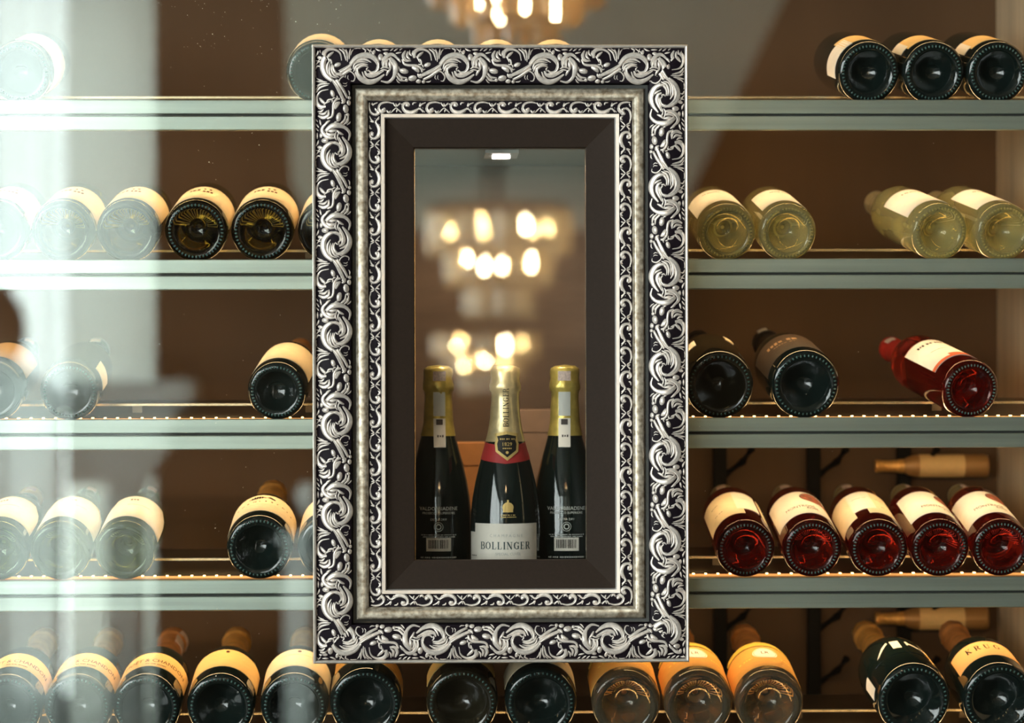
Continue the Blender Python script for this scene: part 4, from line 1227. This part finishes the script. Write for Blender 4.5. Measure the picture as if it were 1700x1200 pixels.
vase = MB().lathe([(0, 0), (.05, 0), (.06, .02), (.09, .08), (.10, .15), (.085, .22), (.05, .27), (.03, .30), (.04, .32), (.032, .32), (.02, .29), (0, .29)], 32).mesh('vase', smooth=True)
tag(obj('brown_vase', vase, mat('brown_glaze', (.055, .032, .018), .4), None, (vp.x, -7.95, vz + .001)), 'round brown vase mirrored above the cloth screen at the left edge', 'vase')

# white pedestal with a white urn
pp = M(510, 1000, 6.0); ph = M(510, 884, 6.0).z; pw = M(548, 1000, 6.0).x - M(472, 1000, 6.0).x
ped = tag(empty('white_pedestal', (pp.x, -6.0, 0)), 'white square pedestal mirrored at the lower left frame corner', 'pedestal')
ped.rotation_euler.z = R_(-52); pw *= .72
obj('shaft', MB().box((-pw / 2, -pw / 2, .06), (pw / 2, pw / 2, ph - .03)), m_wht, ped)
obj('cap', MB().box((-pw / 2 - .012, -pw / 2 - .012, ph - .03), (pw / 2 + .012, pw / 2 + .012, ph)).mesh('cap', bevel=.004), m_wht, ped)
obj('base', MB().box((-pw / 2 - .015, -pw / 2 - .015, 0), (pw / 2 + .015, pw / 2 + .015, .06)), m_wht, ped)
urn = MB().lathe([(0, 0), (.035, 0), (.04, .012), (.018, .03), (.018, .045), (.05, .075), (.062, .12), (.05, .15), (.056, .16), (.045, .16), (.03, .1), (0, .09)], 28).mesh('urn', smooth=True)
tag(obj('white_urn', urn, m_wht, None, (M(524, 860, 6).x, -6.0, ph)), 'small white urn mirrored on top of the white pedestal', 'urn')

# grey bulkhead high on the rear wall with slanted right edge
q = [M(484, 300, 8.3), M(470, -60, 8.3), M(1330, -60, 8.3), M(1150, 310, 8.3), M(1120, 380, 8.3), M(520, 380, 8.3)]
struct(obj('trim_1', MB().prism([(p.x, min(p.z, 3.29)) for p in q], -8.3, REAR), m_grey))

# ------------------------------------------------------------------ chandeliers
m_crystal = mat_mix('cut_crystal', 'crystal', (.95, .86, .70), .22, .15, .66)
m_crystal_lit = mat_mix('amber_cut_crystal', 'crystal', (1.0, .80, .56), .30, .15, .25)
m_bronze = mat('dark_bronze', (.05, .03, .018), .4, metal=.7)
m_bulb = mat('warm_bulb', (1, .9, .7), .4, emit=(1, .74, .42), estr=320)


def crystal_mesh(wd, ln, cm=None):
    cm = cm or m_crystal
    k = ('crystal', wd, ln, cm.name)
    if k not in CACHE:
        me = MB().lathe([(0, 0), (wd * .25, -.002), (wd * .5, -ln * .12), (wd * .5, -ln * .8), (wd * .3, -ln * .95), (0, -ln)], 6).mesh('crystal')
        me.materials.append(cm); CACHE[k] = me
    return CACHE[k]


def chandelier(px, py_top, py_bot, width_px, yv, label, counts=(24, 18, 12), cz=3.3, bulbs=(6, 5, 0), glass=None):
    c = M(px, py_top, yv); zb = M(px, py_bot, yv).z
    d = (yv - CAM_LOC.y) / FPX; R0 = width_px * d / 2; H = c.z - zb
    o = tag(empty('chandelier', (c.x, -yv, zb)), label, 'chandelier', 'tiered crystal chandeliers')
    obj('stem', MB().tube([(0, 0, H), (0, 0, cz - zb)], .012, 10), m_bronze, o)
    obj('ceiling_rose', MB().lathe([(0, cz - zb), (.06, cz - zb), (.05, cz - zb - .02), (.015, cz - zb - .04)], 20), m_bronze, o)
    obj('top_ring', MB().lathe([(R0 * .15, H + .004), (R0 * .98, H), (R0, H - .006), (R0, H - .02), (R0 * .97, H - .02), (R0 * .95, H - .006), (R0 * .15, H - .004)], 36), m_bronze, o)
    tiers = [(R0 * .96, H - .02, H * .40), (R0 * .70, H * .62, H * .34), (R0 * .44, H * .30, H * .30)]
    for (r, z, ln), n in zip(tiers, counts):
        tr = obj('tier_ring', MB().lathe([(r + .004, z), (r + .004, z + .008), (r - .004, z + .008), (r - .004, z), (r + .004, z)], 30), m_bronze, o)
        cm = crystal_mesh(round(2 * PI * r / n * .62, 4), round(ln, 4), glass)
        for i in range(n):
            a = 2 * PI * i / n
            obj('crystal', cm, None, tr, (r * math.cos(a), r * math.sin(a), z), (0, 0, a))
    bm_ = CACHE.setdefault(('bulb',), None)
    if bm_ is None:
        bm_ = MB().lathe([(0, .030), (.004, .022), (.009, .008), (.0115, -.004), (.008, -.013), (0, -.017)], 12).mesh('bulb', smooth=True)
        bm_.materials.append(m_bulb); CACHE[('bulb',)] = bm_
    k = 0
    for (r, z, ln), n in zip(tiers, bulbs):
        for i in range(n):
            a = 2 * PI * (i + .37 * k + .22 * math.sin(i * 5.1)) / n
            obj('bulb', bm_, None, o, (r * .72 * math.cos(a), r * .72 * math.sin(a), z - ln * (.40 + .12 * math.sin(i * 2.3))))
        k += 1
    return o


chandelier(858, -60, 82, 290, 2.9, 'large crystal chandelier mirrored above the top edge of the frame', (30, 24, 14), glass=m_crystal_lit)
chandelier(828, 338, 532, 235, 5.6, 'crystal chandelier with glowing bulbs mirrored in the upper niche window')
chandelier(806, 545, 655, 172, 7.6, 'smaller crystal chandelier mirrored just above the champagne bottles', bulbs=(5, 3, 0))

# ------------------------------------------------------------------ dust specks on the glass
rnd = random.Random(11); mb = MB()
for _ in range(190):
    zone = rnd.random()
    if zone < .6: px, py = rnd.uniform(250, 640), rnd.uniform(0, 300) * rnd.random()
    elif zone < .85: px, py = rnd.uniform(260, 515), rnd.uniform(480, 1150)
    else: px, py = rnd.uniform(1150, 1650), rnd.uniform(0, 1150)
    c = P(px, py, 0); r = .00028 * rnd.uniform(.6, 1.5) * (2 if rnd.random() < .05 else 1)
    vs = [(c.x + r * math.cos(PI * k / 3), -.0002, c.z + r * math.sin(PI * k / 3)) for k in range(6)] + [(c.x, -.0002 - r, c.z)]
    mb.add(vs, [(k, (k + 1) % 6, 6) for k in range(6)])
ds = obj('dust_specks', mb, mat('pale_dust', (.8, .75, .6), .8)); ds['kind'] = 'stuff'; tag(ds, 'pale dust specks scattered over the cabinet glass', 'dust')
